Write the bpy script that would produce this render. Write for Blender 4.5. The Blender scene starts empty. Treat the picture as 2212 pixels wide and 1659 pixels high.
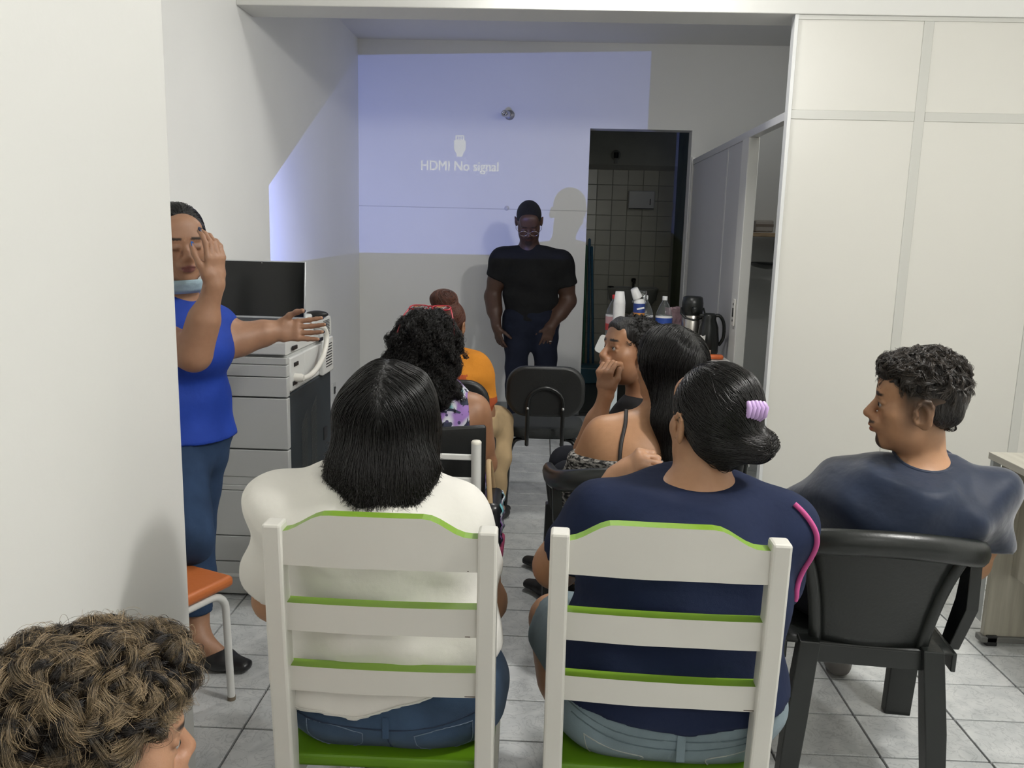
import bpy, bmesh, math, random, time
import numpy as np
from mathutils import Vector, Matrix, Euler
random.seed(4); RNG = np.random.default_rng(7)
C = bpy.context.scene.collection
SC = bpy.context.scene
PI = math.pi
T0 = time.time()

# ------------------------------------------------------------------ camera
CAM_F, CAM_YAW, CAM_PITCH, CAM_ROLL, CAM_H = 1811.86, -0.033715, 0.175327, 0.02501, 1.42
def make_camera():
    sy, cy, sp, cp = math.sin(CAM_YAW), math.cos(CAM_YAW), math.sin(CAM_PITCH), math.cos(CAM_PITCH)
    f = Vector((sy*cp, cy*cp, -sp)); r = Vector((cy, -sy, 0)); u = r.cross(f)
    c, s = math.cos(CAM_ROLL), math.sin(CAM_ROLL)
    r2 = c*r + s*u; u2 = -s*r + c*u
    cam = bpy.data.cameras.new('camera'); o = bpy.data.objects.new('camera', cam); C.objects.link(o)
    m = Matrix((( r2.x, u2.x, -f.x, 0), (r2.y, u2.y, -f.y, 0), (r2.z, u2.z, -f.z, CAM_H), (0, 0, 0, 1)))
    o.matrix_world = m
    cam.sensor_fit = 'HORIZONTAL'; cam.sensor_width = 36; cam.lens = 36*CAM_F/2212
    cam.clip_start = 0.05
    SC.camera = o
make_camera()

# ------------------------------------------------------------------ world, lights, exposure
SC.view_settings.view_transform = 'Standard'; SC.view_settings.look = 'None'
SC.view_settings.gamma = 1; SC.view_settings.use_curve_mapping = False
SC.view_settings.exposure = 0.0
w = bpy.data.worlds.new('world'); SC.world = w; w.use_nodes = True
w.node_tree.nodes['Background'].inputs[0].default_value = (0.75, 0.8, 0.9, 1)
w.node_tree.nodes['Background'].inputs[1].default_value = 0.05

def area(name, loc, size, power, col, rot=(0, 0, 0), size_y=None):
    l = bpy.data.lights.new(name, 'AREA'); l.energy = power; l.color = col
    l.size = size
    if size_y: l.shape = 'RECTANGLE'; l.size_y = size_y
    o = bpy.data.objects.new(name, l); o.location = loc; o.rotation_euler = rot; C.objects.link(o); return o
LAMP_COL = (1.0, 0.985, 0.952)
# the ceiling lamps of the front room: one by the header beam, one above the viewer, plus an added fill behind the viewer
area('ceiling_lamp_light', (0.25, 3.75, 2.82), 0.20, 17, LAMP_COL)
def bulb(name, loc, power, col, r=.05):
    l = bpy.data.lights.new(name, 'POINT'); l.energy = power; l.color = col; l.shadow_soft_size = r
    o = bpy.data.objects.new(name, l); o.location = loc; C.objects.link(o)
bulb('bulb_or_fill_light', (1.60, 1.30, 2.655), 112, LAMP_COL, .11)
bulb('bulb_or_fill_light', (1.55, 4.75, 2.655), 6.5, LAMP_COL, .05)      # added unseen bulb that brightens the side store
bulb('bulb_or_fill_light', (0.90, -1.10, 2.655), 20, LAMP_COL, .11)  # out-of-view bulb added as fill for the front room

# the projector: a small lamp behind its lens throws the blue "no signal" slide (drawn here from letter outlines)
def slide_image():
    A0, A1, B0, B1, W, H = -.45, .70, -.05, .60, 3220, 1820
    px = lambda a: (a-A0)/(A1-A0)*W
    py = lambda b: (b-B0)/(B1-B0)*H
    yy, xx = np.mgrid[0:H, 0:W].astype(np.float32); xx += .5; yy += .5
    def tri_fill(M, tri):
        (x0, y0), (x1, y1), (x2, y2) = tri
        l, r = max(0, int(min(x0, x1, x2))-1), min(W, int(max(x0, x1, x2))+2); b, t = max(0, int(min(y0, y1, y2))-1), min(H, int(max(y0, y1, y2))+2)
        if l >= r or b >= t: return
        X, Y = xx[b:t, l:r], yy[b:t, l:r]
        e = lambda ax, ay, bx, by: (bx-ax)*(Y-ay)-(by-ay)*(X-ax)
        a, b_, c = e(x0, y0, x1, y1), e(x1, y1, x2, y2), e(x2, y2, x0, y0)
        M[b:t, l:r] |= ((a >= 0) & (b_ >= 0) & (c >= 0)) | ((a <= 0) & (b_ <= 0) & (c <= 0))
    quad = [(-.39, .010), (.615, .018), (.615, .519), (-.39, .490)]; Q = [(px(a), py(b)) for a, b in quad]
    M = np.zeros((H, W), bool); tri_fill(M, Q[:3]); tri_fill(M, [Q[0], Q[2], Q[3]])
    Tm = np.zeros((H, W), bool)
    cu = bpy.data.curves.new('slide_text', 'FONT'); cu.body = 'HDMI No signal'; cu.size = 1; cu.align_x = 'CENTER'
    o = bpy.data.objects.new('slide_text', cu); C.objects.link(o)
    me = bpy.data.meshes.new_from_object(o.evaluated_get(bpy.context.evaluated_depsgraph_get()))
    me.calc_loop_triangles(); xs = [v.co.x for v in me.vertices]; ww = max(xs)-min(xs); sc = .196/ww
    for lt in me.loop_triangles: tri_fill(Tm, [(px(.146+me.vertices[i].co.x*sc), py(.224+me.vertices[i].co.y*sc*1.10)) for i in lt.vertices])
    for sh, ax in ((1, 0), (-1, 0), (1, 1), (-1, 1), (2, 1)): Tm = Tm | np.roll(Tm, sh, axis=ax)     # a little bolder
    bpy.data.objects.remove(o); bpy.data.curves.remove(cu); bpy.data.meshes.remove(me)
    def poly(M, P):
        P = [(px(.146+a), py(.280+b)) for a, b in P]
        for i in range(1, len(P)-1): tri_fill(M, [P[0], P[i], P[i+1]])
    poly(Tm, [(-.0115, .030), (.0115, .030), (.0115, .018), (-.0115, .018)])           # the plug: collar, shell, stem
    poly(Tm, [(-.015, .018), (.015, .018), (.015, -.004), (.009, -.014), (-.009, -.014), (-.015, -.004)])
    poly(Tm, [(-.0085, -.013), (.0085, -.013), (.0075, -.022), (-.0075, -.022)])
    hole = np.zeros((H, W), bool)
    for a in (-.006, 0, .006): poly(hole, [(a-.0018, .0275), (a+.0018, .0275), (a+.0018, .0205), (a-.0018, .0205)])
    Tm &= ~hole
    def soft(x, r=2):
        for ax in (0, 1):
            c = np.cumsum(np.pad(x, [(r+1, r) if k == ax else (0, 0) for k in (0, 1)], mode='edge'), axis=ax)
            n = x.shape[ax]; x = (np.take(c, range(2*r+1, n+2*r+1), axis=ax)-np.take(c, range(0, n), axis=ax))/(2*r+1)
        return x
    M = soft(M.astype(np.float32), 3); Tm = soft(Tm.astype(np.float32), 1)
    blue = np.array([.20, .29, 1.0]); white = np.array([.95, 1.0, 1.12])
    im = np.ones((H, W, 4), np.float32); im[..., :3] = M[..., None]*(blue*(1-Tm[..., None])+white*Tm[..., None])
    img = bpy.data.images.new('projector_slide', W, H, float_buffer=True); img.colorspace_settings.name = 'Non-Color'
    img.pixels.foreach_set(im.ravel()); img.update(); img.pack()
    return img, (A0, A1, B0, B1)
img, (A0, A1, B0, B1) = slide_image()
sp = bpy.data.lights.new('projector_beam', 'SPOT'); sp.energy = 108; sp.spot_size = 1.9; sp.spot_blend = 0; sp.shadow_soft_size = .0006
sp.use_nodes = True; t = sp.node_tree; em = t.nodes['Emission']
g = t.nodes.new('ShaderNodeNewGeometry'); sx = t.nodes.new('ShaderNodeSeparateXYZ'); t.links.new(g.outputs['Incoming'], sx.inputs[0])
cx = t.nodes.new('ShaderNodeCombineXYZ')
for k, (lo, hi) in ((0, (A0, A1)), (2, (B0, B1))):
    d = t.nodes.new('ShaderNodeMath'); d.operation = 'DIVIDE'; t.links.new(sx.outputs[k], d.inputs[0]); t.links.new(sx.outputs[1], d.inputs[1])
    r = t.nodes.new('ShaderNodeMapRange'); r.clamp = False; r.inputs[1].default_value = lo; r.inputs[2].default_value = hi
    t.links.new(d.outputs[0], r.inputs[0]); t.links.new(r.outputs[0], cx.inputs[0 if k == 0 else 1])
it = t.nodes.new('ShaderNodeTexImage'); it.image = img; it.extension = 'CLIP'
t.links.new(cx.outputs[0], it.inputs[0]); t.links.new(it.outputs[0], em.inputs[0]); em.inputs[1].default_value = 1
o = bpy.data.objects.new('projector_beam', sp); o.location = (-1.12, 3.612, 1.22); o.rotation_euler = (PI/2, 0, 0); C.objects.link(o)
# tilt a little to the right and upward so the cone covers the slide; the slide itself is fixed by direction
o.rotation_euler = (PI/2+.25, 0, -.1)

# ------------------------------------------------------------------ materials
def nt(m):
    m.use_nodes = True; t = m.node_tree
    return t, t.nodes['Principled BSDF']
MATS = {}
def mat(name, col, rough=.5, metal=0, bump=0, bscale=60, var=0, vscale=6, spec=None, trans=0, stretch=None, ior=None, alpha=None, sheen=0, coat=0, col2=None):
    """a principled material with optional noise colour variation and noise relief (object coordinates)"""
    if name in MATS: return MATS[name]
    m = bpy.data.materials.new(name); t, b = nt(m)
    b.inputs['Base Color'].default_value = (*col, 1); b.inputs['Roughness'].default_value = rough
    b.inputs['Metallic'].default_value = metal
    if spec is not None: b.inputs['Specular IOR Level'].default_value = spec
    if trans: b.inputs['Transmission Weight'].default_value = trans
    if ior: b.inputs['IOR'].default_value = ior
    if sheen: b.inputs['Sheen Weight'].default_value = sheen
    if coat: b.inputs['Coat Weight'].default_value = coat
    if bump or var:
        tc = t.nodes.new('ShaderNodeTexCoord'); mp = t.nodes.new('ShaderNodeMapping')
        if stretch: mp.inputs['Scale'].default_value = stretch
        t.links.new(tc.outputs['Object'], mp.inputs[0])
        if var:
            n = t.nodes.new('ShaderNodeTexNoise'); n.inputs['Scale'].default_value = vscale; n.inputs['Detail'].default_value = 6
            t.links.new(mp.outputs[0], n.inputs['Vector'])
            r = t.nodes.new('ShaderNodeValToRGB')
            c2 = col2 or tuple(max(0, c*(1-var)) for c in col)
            r.color_ramp.elements[0].position = .3; r.color_ramp.elements[1].position = .7
            r.color_ramp.elements[0].color = (*c2, 1); r.color_ramp.elements[1].color = (*col, 1)
            t.links.new(n.outputs[0], r.inputs[0]); t.links.new(r.outputs[0], b.inputs['Base Color'])
        if bump:
            n = t.nodes.new('ShaderNodeTexNoise'); n.inputs['Scale'].default_value = bscale; n.inputs['Detail'].default_value = 4
            t.links.new(mp.outputs[0], n.inputs['Vector'])
            bp = t.nodes.new('ShaderNodeBump'); bp.inputs['Strength'].default_value = bump; bp.inputs['Distance'].default_value = .01
            t.links.new(n.outputs[0], bp.inputs['Height']); t.links.new(bp.outputs[0], b.inputs['Normal'])
    MATS[name] = m; return m
def hexc(h):
    v = [int(h[i:i+2], 16)/255 for i in (0, 2, 4)]
    return tuple(((x+.055)/1.055)**2.4 if x > .04045 else x/12.92 for x in v)

# ------------------------------------------------------------------ mesh builder
def frame(d):
    d = Vector(d).normalized(); a = Vector((0, 0, 1)) if abs(d.z) < .9 else Vector((1, 0, 0))
    s = d.cross(a).normalized(); return s, d.cross(s).normalized(), d
class MB:
    def __init__(s): s.v = []; s.f = []; s.m = []; s.sm = []
    def add(s, v, f, m=0, smooth=False):
        o = len(s.v); s.v += [tuple(p) for p in v]; s.f += [tuple(i+o for i in q) for q in f]
        s.m += [m]*len(f) if isinstance(m, int) else list(m); s.sm += [smooth]*len(f); return s
    def box(s, c, size, m=0, bev=0, rot=None, seg=2, fm=None):
        bm = bmesh.new(); bmesh.ops.create_cube(bm, size=1)
        for v in bm.verts: v.co = Vector((v.co.x*size[0], v.co.y*size[1], v.co.z*size[2]))
        if bev: bmesh.ops.bevel(bm, geom=bm.edges[:], offset=min(bev, min(size)*.49), segments=seg, profile=.5, affect='EDGES')
        R = Euler(rot).to_matrix() if rot is not None and not isinstance(rot, Matrix) else (rot or Matrix.Identity(3))
        bm.verts.index_update(); bm.normal_update()
        mm = m if fm is None else [fm(f.normal) for f in bm.faces]
        s.add([R @ v.co + Vector(c) for v in bm.verts], [[v.index for v in f.verts] for f in bm.faces], mm, bool(bev))
        if bev: k = len(bm.faces); s.sm[-k:] = [max(abs(f.normal.x), abs(f.normal.y), abs(f.normal.z)) < .999 for f in bm.faces]   # broad faces stay flat
        bm.free(); return s
    def tube(s, pts, r, m=0, n=10, cap=True, closed=False, flat=1.0, side=None):
        pts = [Vector(p) for p in pts]; k = len(pts); rs = r if isinstance(r, (list, tuple)) else [r]*k
        ring = []; vs = []; up = None
        for i, p in enumerate(pts):
            if closed: d = pts[(i+1) % k]-pts[i-1]
            else: d = pts[min(i+1, k-1)]-pts[max(i-1, 0)]
            d.normalize()
            if side is not None: a = Vector(side)
            else: a = up if up is not None else (Vector((0, 0, 1)) if abs(d.z) < .9 else Vector((1, 0, 0)))
            b = (a-d*a.dot(d))
            if b.length < 1e-6: b = frame(d)[0]
            b.normalize(); up = b; c = d.cross(b)
            for j in range(n):
                t = 2*PI*j/n; vs.append(p+(b*math.cos(t)+c*math.sin(t)*flat)*rs[i])
        fs = []
        for i in range(k if closed else k-1):
            for j in range(n):
                a, b = i*n+j, i*n+(j+1) % n; i2 = (i+1) % k
                fs.append((a, b, i2*n+(j+1) % n, i2*n+j))
        s.add(vs, fs, m, True)
        if cap and not closed:
            s.add(vs[:n], [tuple(reversed(range(n)))], m); s.add(vs[-n:], [tuple(range(n))], m)
        return s
    def lathe(s, prof, m=0, n=24, c=(0, 0, 0), rot=None, smooth=True, capb=True, capt=True):
        R = Euler(rot).to_matrix() if rot else Matrix.Identity(3); vs = []; fs = []
        for r, z in prof:
            for j in range(n): t = 2*PI*j/n; vs.append(R @ Vector((r*math.cos(t), r*math.sin(t), z))+Vector(c))
        k = len(prof)
        for i in range(k-1):
            for j in range(n): fs.append((i*n+j, i*n+(j+1) % n, (i+1)*n+(j+1) % n, (i+1)*n+j))
        s.add(vs, fs, m, smooth)
        if capb and prof[0][0] > 1e-5: s.add(vs[:n], [tuple(reversed(range(n)))], m)
        if capt and prof[-1][0] > 1e-5: s.add(vs[-n:], [tuple(range(n))], m)
        return s
    def prism(s, pts, a, b, axis='y', m=0, mcap=None, smooth=False):
        """outline pts (2D) extruded from a to b along an axis"""
        def P(p, t): return {'y': (p[0], t, p[1]), 'x': (t, p[0], p[1]), 'z': (p[0], p[1], t)}[axis]
        n = len(pts); vs = [P(p, a) for p in pts]+[P(p, b) for p in pts]
        s.add(vs, [(i, (i+1) % n, n+(i+1) % n, n+i) for i in range(n)], m, smooth)
        mc = m if mcap is None else mcap
        s.add(vs[:n], [tuple(reversed(range(n)))], mc); s.add(vs[n:], [tuple(range(n))], mc); return s
    def sphere(s, c, r, m=0, n=12, rot=None):
        r = (r, r, r) if not isinstance(r, (tuple, list)) else r
        R = Euler(rot).to_matrix() if rot else Matrix.Identity(3); vs = []; fs = []
        for i in range(n+1):
            t = PI*i/n
            for j in range(2*n):
                p = PI*j/n; vs.append(R @ Vector((r[0]*math.sin(t)*math.cos(p), r[1]*math.sin(t)*math.sin(p), r[2]*math.cos(t)))+Vector(c))
        for i in range(n):
            for j in range(2*n): fs.append((i*2*n+j, (i+1)*2*n+j, (i+1)*2*n+(j+1) % (2*n), i*2*n+(j+1) % (2*n)))
        return s.add(vs, fs, m, True)
    def grid(s, P, m=0, thick=0):
        """P[i][j] points -> smooth sheet, optionally solid with given thickness along normals"""
        A = np.array([[tuple(p) for p in row] for row in P], float); ni, nj = A.shape[:2]
        fs = [(i*nj+j, i*nj+j+1, (i+1)*nj+j+1, (i+1)*nj+j) for i in range(ni-1) for j in range(nj-1)]
        if not thick: return s.add(A.reshape(-1, 3), fs, m, True)
        du = np.gradient(A, axis=0); dv = np.gradient(A, axis=1); N = np.cross(du, dv); N /= np.linalg.norm(N, axis=2, keepdims=True)+1e-9
        B = A+N*thick; k = ni*nj
        fs2 = [tuple(i+k for i in reversed(q)) for q in fs]; rim = []
        loop = [(0, j) for j in range(nj)]+[(i, nj-1) for i in range(1, ni)]+[(ni-1, j) for j in range(nj-2, -1, -1)]+[(i, 0) for i in range(ni-2, 0, -1)]
        L = [i*nj+j for i, j in loop]
        for a, b in zip(L, L[1:]+L[:1]): rim.append((b, a, a+k, b+k))
        return s.add(np.concatenate([A.reshape(-1, 3), B.reshape(-1, 3)]), fs+fs2+rim, m, True)
    def mesh(s, name, mats):
        me = bpy.data.meshes.new(name); me.from_pydata(s.v, [], s.f)
        for mm in (mats if isinstance(mats, (list, tuple)) else [mats]): me.materials.append(mm)
        me.polygons.foreach_set('material_index', s.m); me.polygons.foreach_set('use_smooth', s.sm); me.update(); return me
    def obj(s, name, mats, parent=None, loc=(0, 0, 0), rot=(0, 0, 0), label=None, kind=None):
        o = bpy.data.objects.new(name, s.mesh(name, mats)); C.objects.link(o)
        o.location = loc; o.rotation_euler = rot
        if parent: o.parent = parent
        if label: o['label'] = label
        if kind: o['kind'] = kind
        return o
def tag(o, label, cat, group=None, kind=None):
    o['label'] = label; o['category'] = cat
    if group: o['group'] = group
    if kind: o['kind'] = kind
    return o
def thing(name, label, cat, loc=(0, 0, 0), rotz=0, group=None):
    o = bpy.data.objects.new(name, None); C.objects.link(o); o.location = loc; o.rotation_euler = (0, 0, rotz)
    o.empty_display_size = .1
    return tag(o, label, cat, group)
def dup_tree(o, parent=None):
    c = o.copy(); C.objects.link(c)
    if parent: c.parent = parent
    for ch in list(o.children): dup_tree(ch, c)
    return c
def arc(cx, cy, r, a0, a1, n): return [(cx+r*math.cos(a0+(a1-a0)*i/n), cy+r*math.sin(a0+(a1-a0)*i/n)) for i in range(n+1)]
def rrect(w, h, r, n=5, cx=0, cy=0):
    r = min(r, w/2, h/2); o = []
    for sx, sy, a in ((1, 1, 0), (-1, 1, PI/2), (-1, -1, PI), (1, -1, 1.5*PI)):
        o += arc(cx+sx*(w/2-r), cy+sy*(h/2-r), r, a, a+PI/2, n)
    return o
def smooth_path(pts, n=6):
    """Catmull-Rom through points"""
    P = [Vector(p) for p in pts]; out = []
    for i in range(len(P)-1):
        p0, p1, p2, p3 = P[max(i-1, 0)], P[i], P[i+1], P[min(i+2, len(P)-1)]
        for k in range(n):
            t = k/n; out.append(.5*((2*p1)+(p2-p0)*t+(2*p0-5*p1+4*p2-p3)*t*t+(3*p1-p0-3*p2+p3)*t**3))
    return out+[P[-1]]
def text_mesh(name, body, size, m, parent, loc, rot, depth=.0006, align='CENTER'):
    cu = bpy.data.curves.new(name, 'FONT'); cu.body = body; cu.size = size; cu.align_x = align; cu.align_y = 'CENTER'; cu.extrude = depth
    o = bpy.data.objects.new(name, cu); C.objects.link(o)
    dg = bpy.context.evaluated_depsgraph_get(); me = bpy.data.meshes.new_from_object(o.evaluated_get(dg))
    bpy.data.objects.remove(o); me.materials.clear(); me.materials.append(m)
    q = bpy.data.objects.new(name, me); C.objects.link(q); q.location = loc; q.rotation_euler = rot
    if parent: q.parent = parent
    return q
# ================================================================== the setting
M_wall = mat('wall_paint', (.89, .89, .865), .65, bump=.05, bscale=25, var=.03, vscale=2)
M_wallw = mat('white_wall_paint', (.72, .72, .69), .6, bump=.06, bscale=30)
M_ceil = mat('ceiling_paint', (.82, .82, .80), .8)
M_panel = mat('partition_panel', (.66, .65, .60), .38, var=.02, vscale=1.5)
M_profile = mat('partition_profile', (.56, .56, .52), .35)
M_pvc = mat('grey_division_panel', (.60, .60, .60), .4)
M_alu = mat('pale_aluminium', (.74, .74, .72), .35, metal=.25)
M_grout = mat('dark_grout', (.10, .10, .10), .9)
M_dark = mat('dark_plastic', (.012, .012, .013), .45)

def structure(mb, name, m, parent=None):
    o = mb.obj(name, m, parent); 
    if parent is None: o['kind'] = 'structure'
    return o
YB, XL, YP, ZBEAM, ZC = 6.67, -1.46, 4.09, 2.44, 2.86
XP = 1.12      # plane of the sliding-door division in the back room
floor = structure(MB().box((.9, 3.2, -.06), (6.6, 12.4, .10)), 'floor', M_grout)

# floor tiles: marbled light grey ceramic, 0.303 x 0.212 m, each its own piece
def tile_material():
    m = bpy.data.materials.new('marbled_floor_tile'); t, b = nt(m)
    g = t.nodes.new('ShaderNodeNewGeometry'); oi = t.nodes.new('ShaderNodeObjectInfo')
    add = t.nodes.new('ShaderNodeVectorMath'); add.operation = 'ADD'
    mul = t.nodes.new('ShaderNodeMath'); mul.operation = 'MULTIPLY'; mul.inputs[1].default_value = 37
    t.links.new(oi.outputs['Random'], mul.inputs[0]); t.links.new(g.outputs['Position'], add.inputs[0]); t.links.new(mul.outputs[0], add.inputs[1])
    n1 = t.nodes.new('ShaderNodeTexNoise'); n1.inputs['Scale'].default_value = 9; n1.inputs['Detail'].default_value = 8; n1.inputs['Distortion'].default_value = 1.2
    n2 = t.nodes.new('ShaderNodeTexNoise'); n2.inputs['Scale'].default_value = 14; n2.inputs['Detail'].default_value = 9; n2.inputs['Distortion'].default_value = 2.5
    for n in (n1, n2): t.links.new(add.outputs[0], n.inputs['Vector'])
    r1 = t.nodes.new('ShaderNodeValToRGB'); r1.color_ramp.elements[0].position = .3; r1.color_ramp.elements[1].position = .75
    r1.color_ramp.elements[0].color = (.50, .52, .52, 1); r1.color_ramp.elements[1].color = (.70, .71, .70, 1)
    t.links.new(n1.outputs[0], r1.inputs[0])
    r2 = t.nodes.new('ShaderNodeValToRGB'); e = r2.color_ramp.elements   # thin veins where the noise crosses one half
    e[0].position = .47; e[0].color = (1, 1, 1, 1); e[1].position = .53; e[1].color = (1, 1, 1, 1)
    x = e.new(.5); x.color = (.70, .71, .72, 1)
    t.links.new(n2.outputs[0], r2.inputs[0])
    mx = t.nodes.new('ShaderNodeMix'); mx.data_type = 'RGBA'; mx.blend_type = 'MULTIPLY'; mx.inputs[0].default_value = .8
    t.links.new(r1.outputs[0], mx.inputs[6]); t.links.new(r2.outputs[0], mx.inputs[7]); t.links.new(mx.outputs[2], b.inputs['Base Color'])
    b.inputs['Roughness'].default_value = .33; b.inputs['Specular IOR Level'].default_value = .4
    return m
M_tile = tile_material()
TX, TY, OX, OY, GAP = .30285, .21221, .0828, 2.1808, .0065
tile_me = MB().box((0, 0, -.006), (TX-GAP, TY-GAP, .012), bev=.0015, seg=1).mesh('floor_tile', M_tile)
rest = MB(); cnt = 0
for j in range(-9, 22):
    for i in range(-6, 12):
        x, y = OX+(i+.5)*TX, OY+(j+.5)*TY
        if x < -1.75 or y > YB+.02: continue
        seen = (-1.5 < x < .155*0+1.3 and y > 4.0 and y < YB) or (1.5 < y <= 4.0 and x > -1.5 and x < .72*y+.25) 
        if seen and y > 4.0 and x > 1.15: seen = y < 4.7
        if seen and cnt < 295:
            o = bpy.data.objects.new('floor_tile', tile_me); C.objects.link(o); o.parent = floor; o.location = (x, y, 0); cnt += 1
        else: rest.box((x, y, -.006), (TX-GAP, TY-GAP, .012))
r = rest.obj('floor_tile_field', M_tile, floor); r['kind'] = 'stuff'

# walls of the back room
DX0, DX1, DZ = .325, 1.10, 2.24      # doorway to the washroom in the back wall
wb = MB()
wb.box(((XL-.1+DX0)/2, YB+.07, 1.45), (DX0-XL+.1, .14, 2.9))
wb.box(((DX1+3.3)/2, YB+.07, 1.45), (3.3-DX1, .14, 2.9))
wb.box(((DX0+DX1)/2, YB+.07, (DZ+2.9)/2), (DX1-DX0, .14, 2.9-DZ))
structure(wb, 'wall_back', M_wall)
structure(MB().box((XL-.06, 4.3, 1.45), (.12, 4.9, 2.9)), 'wall_left', M_wall)
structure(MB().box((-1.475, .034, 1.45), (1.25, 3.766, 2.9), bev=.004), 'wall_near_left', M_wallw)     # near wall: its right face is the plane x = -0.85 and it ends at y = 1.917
structure(MB().box((3.25, 2.6, 1.45), (.12, 9.4, 2.9)), 'wall_right', M_wall)
structure(MB().box((.9, -1.9, 1.45), (5.2, .12, 2.9)), 'wall_front', M_wall)
structure(MB().box((.9, 2.6, ZC+.05), (5.2, 9.4, .1)), 'ceiling', M_ceil)
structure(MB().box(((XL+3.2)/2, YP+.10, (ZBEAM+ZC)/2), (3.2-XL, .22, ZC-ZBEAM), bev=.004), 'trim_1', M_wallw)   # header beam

# hairline joint across the back wall and small fittings on it
trim2 = structure(MB().box(((XL+DX0)/2, YB-.001, 1.62), (DX0-XL, .004, .004)), 'trim_2', mat('grey_joint', (.55, .55, .54), .8))
# partition of panels to the right of the opening, with joint profiles
part = bpy.data.objects.new('wall_partition', None); C.objects.link(part); part['kind'] = 'structure'
cols = [1.125, 1.712, 2.33, 2.95, 3.19]; rows_ = [0.012, 2.005, ZBEAM-.004]
for a in range(4):
    for b in range(2):
        x0, x1 = cols[a]+(.022 if a else 0), cols[a+1]-.022; z0, z1 = rows_[b]+(.02 if b else 0), rows_[b+1]-(.02 if not b else .012)
        MB().box(((x0+x1)/2, YP+.022, (z0+z1)/2), (x1-x0, .034, z1-z0), bev=.002, seg=1).obj('panel', M_panel, part)
for a in (1, 2, 3): MB().box((cols[a], YP+.022, ZBEAM/2), (.046, .040, ZBEAM-.02), bev=.002, seg=1).obj('joint_profile', M_profile, part)
for a in range(4): MB().box(((cols[a]+cols[a+1])/2-(0 if a else .012), YP+.022, 2.005), (cols[a+1]-cols[a]-(.046 if a else .022), .0395, .042), bev=.002, seg=1).obj('joint_profile', M_profile, part)
MB().box((2.15, YP+.022, ZBEAM-.010), (2.07, .045, .018)).obj('head_profile', M_profile, part)
MB().box((1.116, YP+.024, ZBEAM/2), (.016, .052, ZBEAM)).obj('edge_profile', mat('edge_profile', (.70, .71, .70), .4), part)

# baseboards: cut tiles along the back and left walls
bbm = mat('baseboard_tile', (.36, .38, .38), .4, var=.15, vscale=9)
bb = structure(MB().box(((XL+DX0)/2, YB-.003, .045), (DX0-XL, .006, .088)), 'baseboard_back', M_grout)
x = XL+.004
while x < DX0-.02:
    x1 = min(x+.30, DX0-.003); MB().box(((x+x1)/2, YB-.008, .046), (x1-x-.004, .009, .09), bev=.001, seg=1).obj('baseboard_tile', bbm, bb); x = x1
bl = structure(MB().box((XL+.003, 4.3, .045), (.006, 4.7, .088)), 'baseboard_left', M_grout)
y = 3.9
while y < YB-.02:
    y1 = min(y+.30, YB-.01); MB().box((XL+.008, (y+y1)/2, .052), (.009, y1-y-.004, .104), bev=.001, seg=1).obj('baseboard_tile', bbm, bl); y = y1

# ------------------------------------------------------------------ washroom behind the doorway
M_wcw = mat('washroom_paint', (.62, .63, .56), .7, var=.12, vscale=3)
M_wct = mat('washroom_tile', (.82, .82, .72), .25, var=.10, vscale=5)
YW = 8.7
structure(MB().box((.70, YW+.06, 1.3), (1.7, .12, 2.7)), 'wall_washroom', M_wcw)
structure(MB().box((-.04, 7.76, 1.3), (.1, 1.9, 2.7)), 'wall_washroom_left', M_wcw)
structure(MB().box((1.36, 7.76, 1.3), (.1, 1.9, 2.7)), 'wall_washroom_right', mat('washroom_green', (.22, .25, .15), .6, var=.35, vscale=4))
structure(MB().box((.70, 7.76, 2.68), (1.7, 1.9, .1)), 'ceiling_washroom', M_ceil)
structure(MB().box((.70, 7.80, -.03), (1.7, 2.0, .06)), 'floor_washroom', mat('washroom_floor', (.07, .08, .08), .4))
wt = structure(MB().box((.67, YW-.003, 1.08), (1.28, .006, 2.12)), 'trim_3', mat('tile_joint', (.42, .42, .37), .8))
tm = [MB().box((0, 0, 0), (.1495, .008, .1455), bev=.002, seg=1).mesh('wall_tile', m) for m in (M_wct, mat('washroom_tile_shaded', (.62, .61, .51), .3, var=.1, vscale=5))]
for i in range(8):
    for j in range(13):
        o = bpy.data.objects.new('wall_tile', tm[0 if (i < 3 and j > 6) else 1]); C.objects.link(o); o.parent = wt  # lit upper-left tiles, darker rest: shade put into the tile colour
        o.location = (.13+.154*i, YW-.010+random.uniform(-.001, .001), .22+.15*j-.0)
# door reveal trim on the right of the doorway (white post)
structure(MB().box((1.125, YB-.012, 1.02), (.035, .03, 2.04)), 'trim_4', M_alu)

# ------------------------------------------------------------------ division with sliding door on the right of the back room
dv = bpy.data.objects.new('wall_division', None); C.objects.link(dv); dv['kind'] = 'structure'
def dpan(y0, y1, z0, z1, m, name, t=.03, x=XP, bev=.002): return MB().box((x+t/2, (y0+y1)/2, (z0+z1)/2), (t, y1-y0, z1-z0), bev=bev, seg=1).obj(name, m, dv)
dpan(5.42, 6.62, .01, 1.985, M_pvc, 'panel'); dpan(4.98, 5.39, .01, 1.985, M_pvc, 'panel')
dpan(5.39, 5.42, .0, 1.99, M_alu, 'joint_profile', .036, XP-.003)
dpan(4.82, 4.98, .0, 1.985, mat('door_post_paint', (.74, .74, .71), .4), 'door_post', .06, XP-.012, .004)
dpan(4.13, 6.64, 1.985, 2.025, M_alu, 'top_rail', .05, XP-.006)
MB().box((XP-.018, 4.875, 1.015), (.010, .055, .155), bev=.004).box((XP-.0235, 4.872, 1.015), (.003, .026, .05), 1).box((XP-.0235, 4.872, 1.062), (.003, .012, .012), 1).box((XP-.0235, 4.872, .968), (.003, .012, .012), 1).obj('strike_plate', [mat('cream_plastic', (.80, .79, .74), .3), M_dark], dv)
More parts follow.
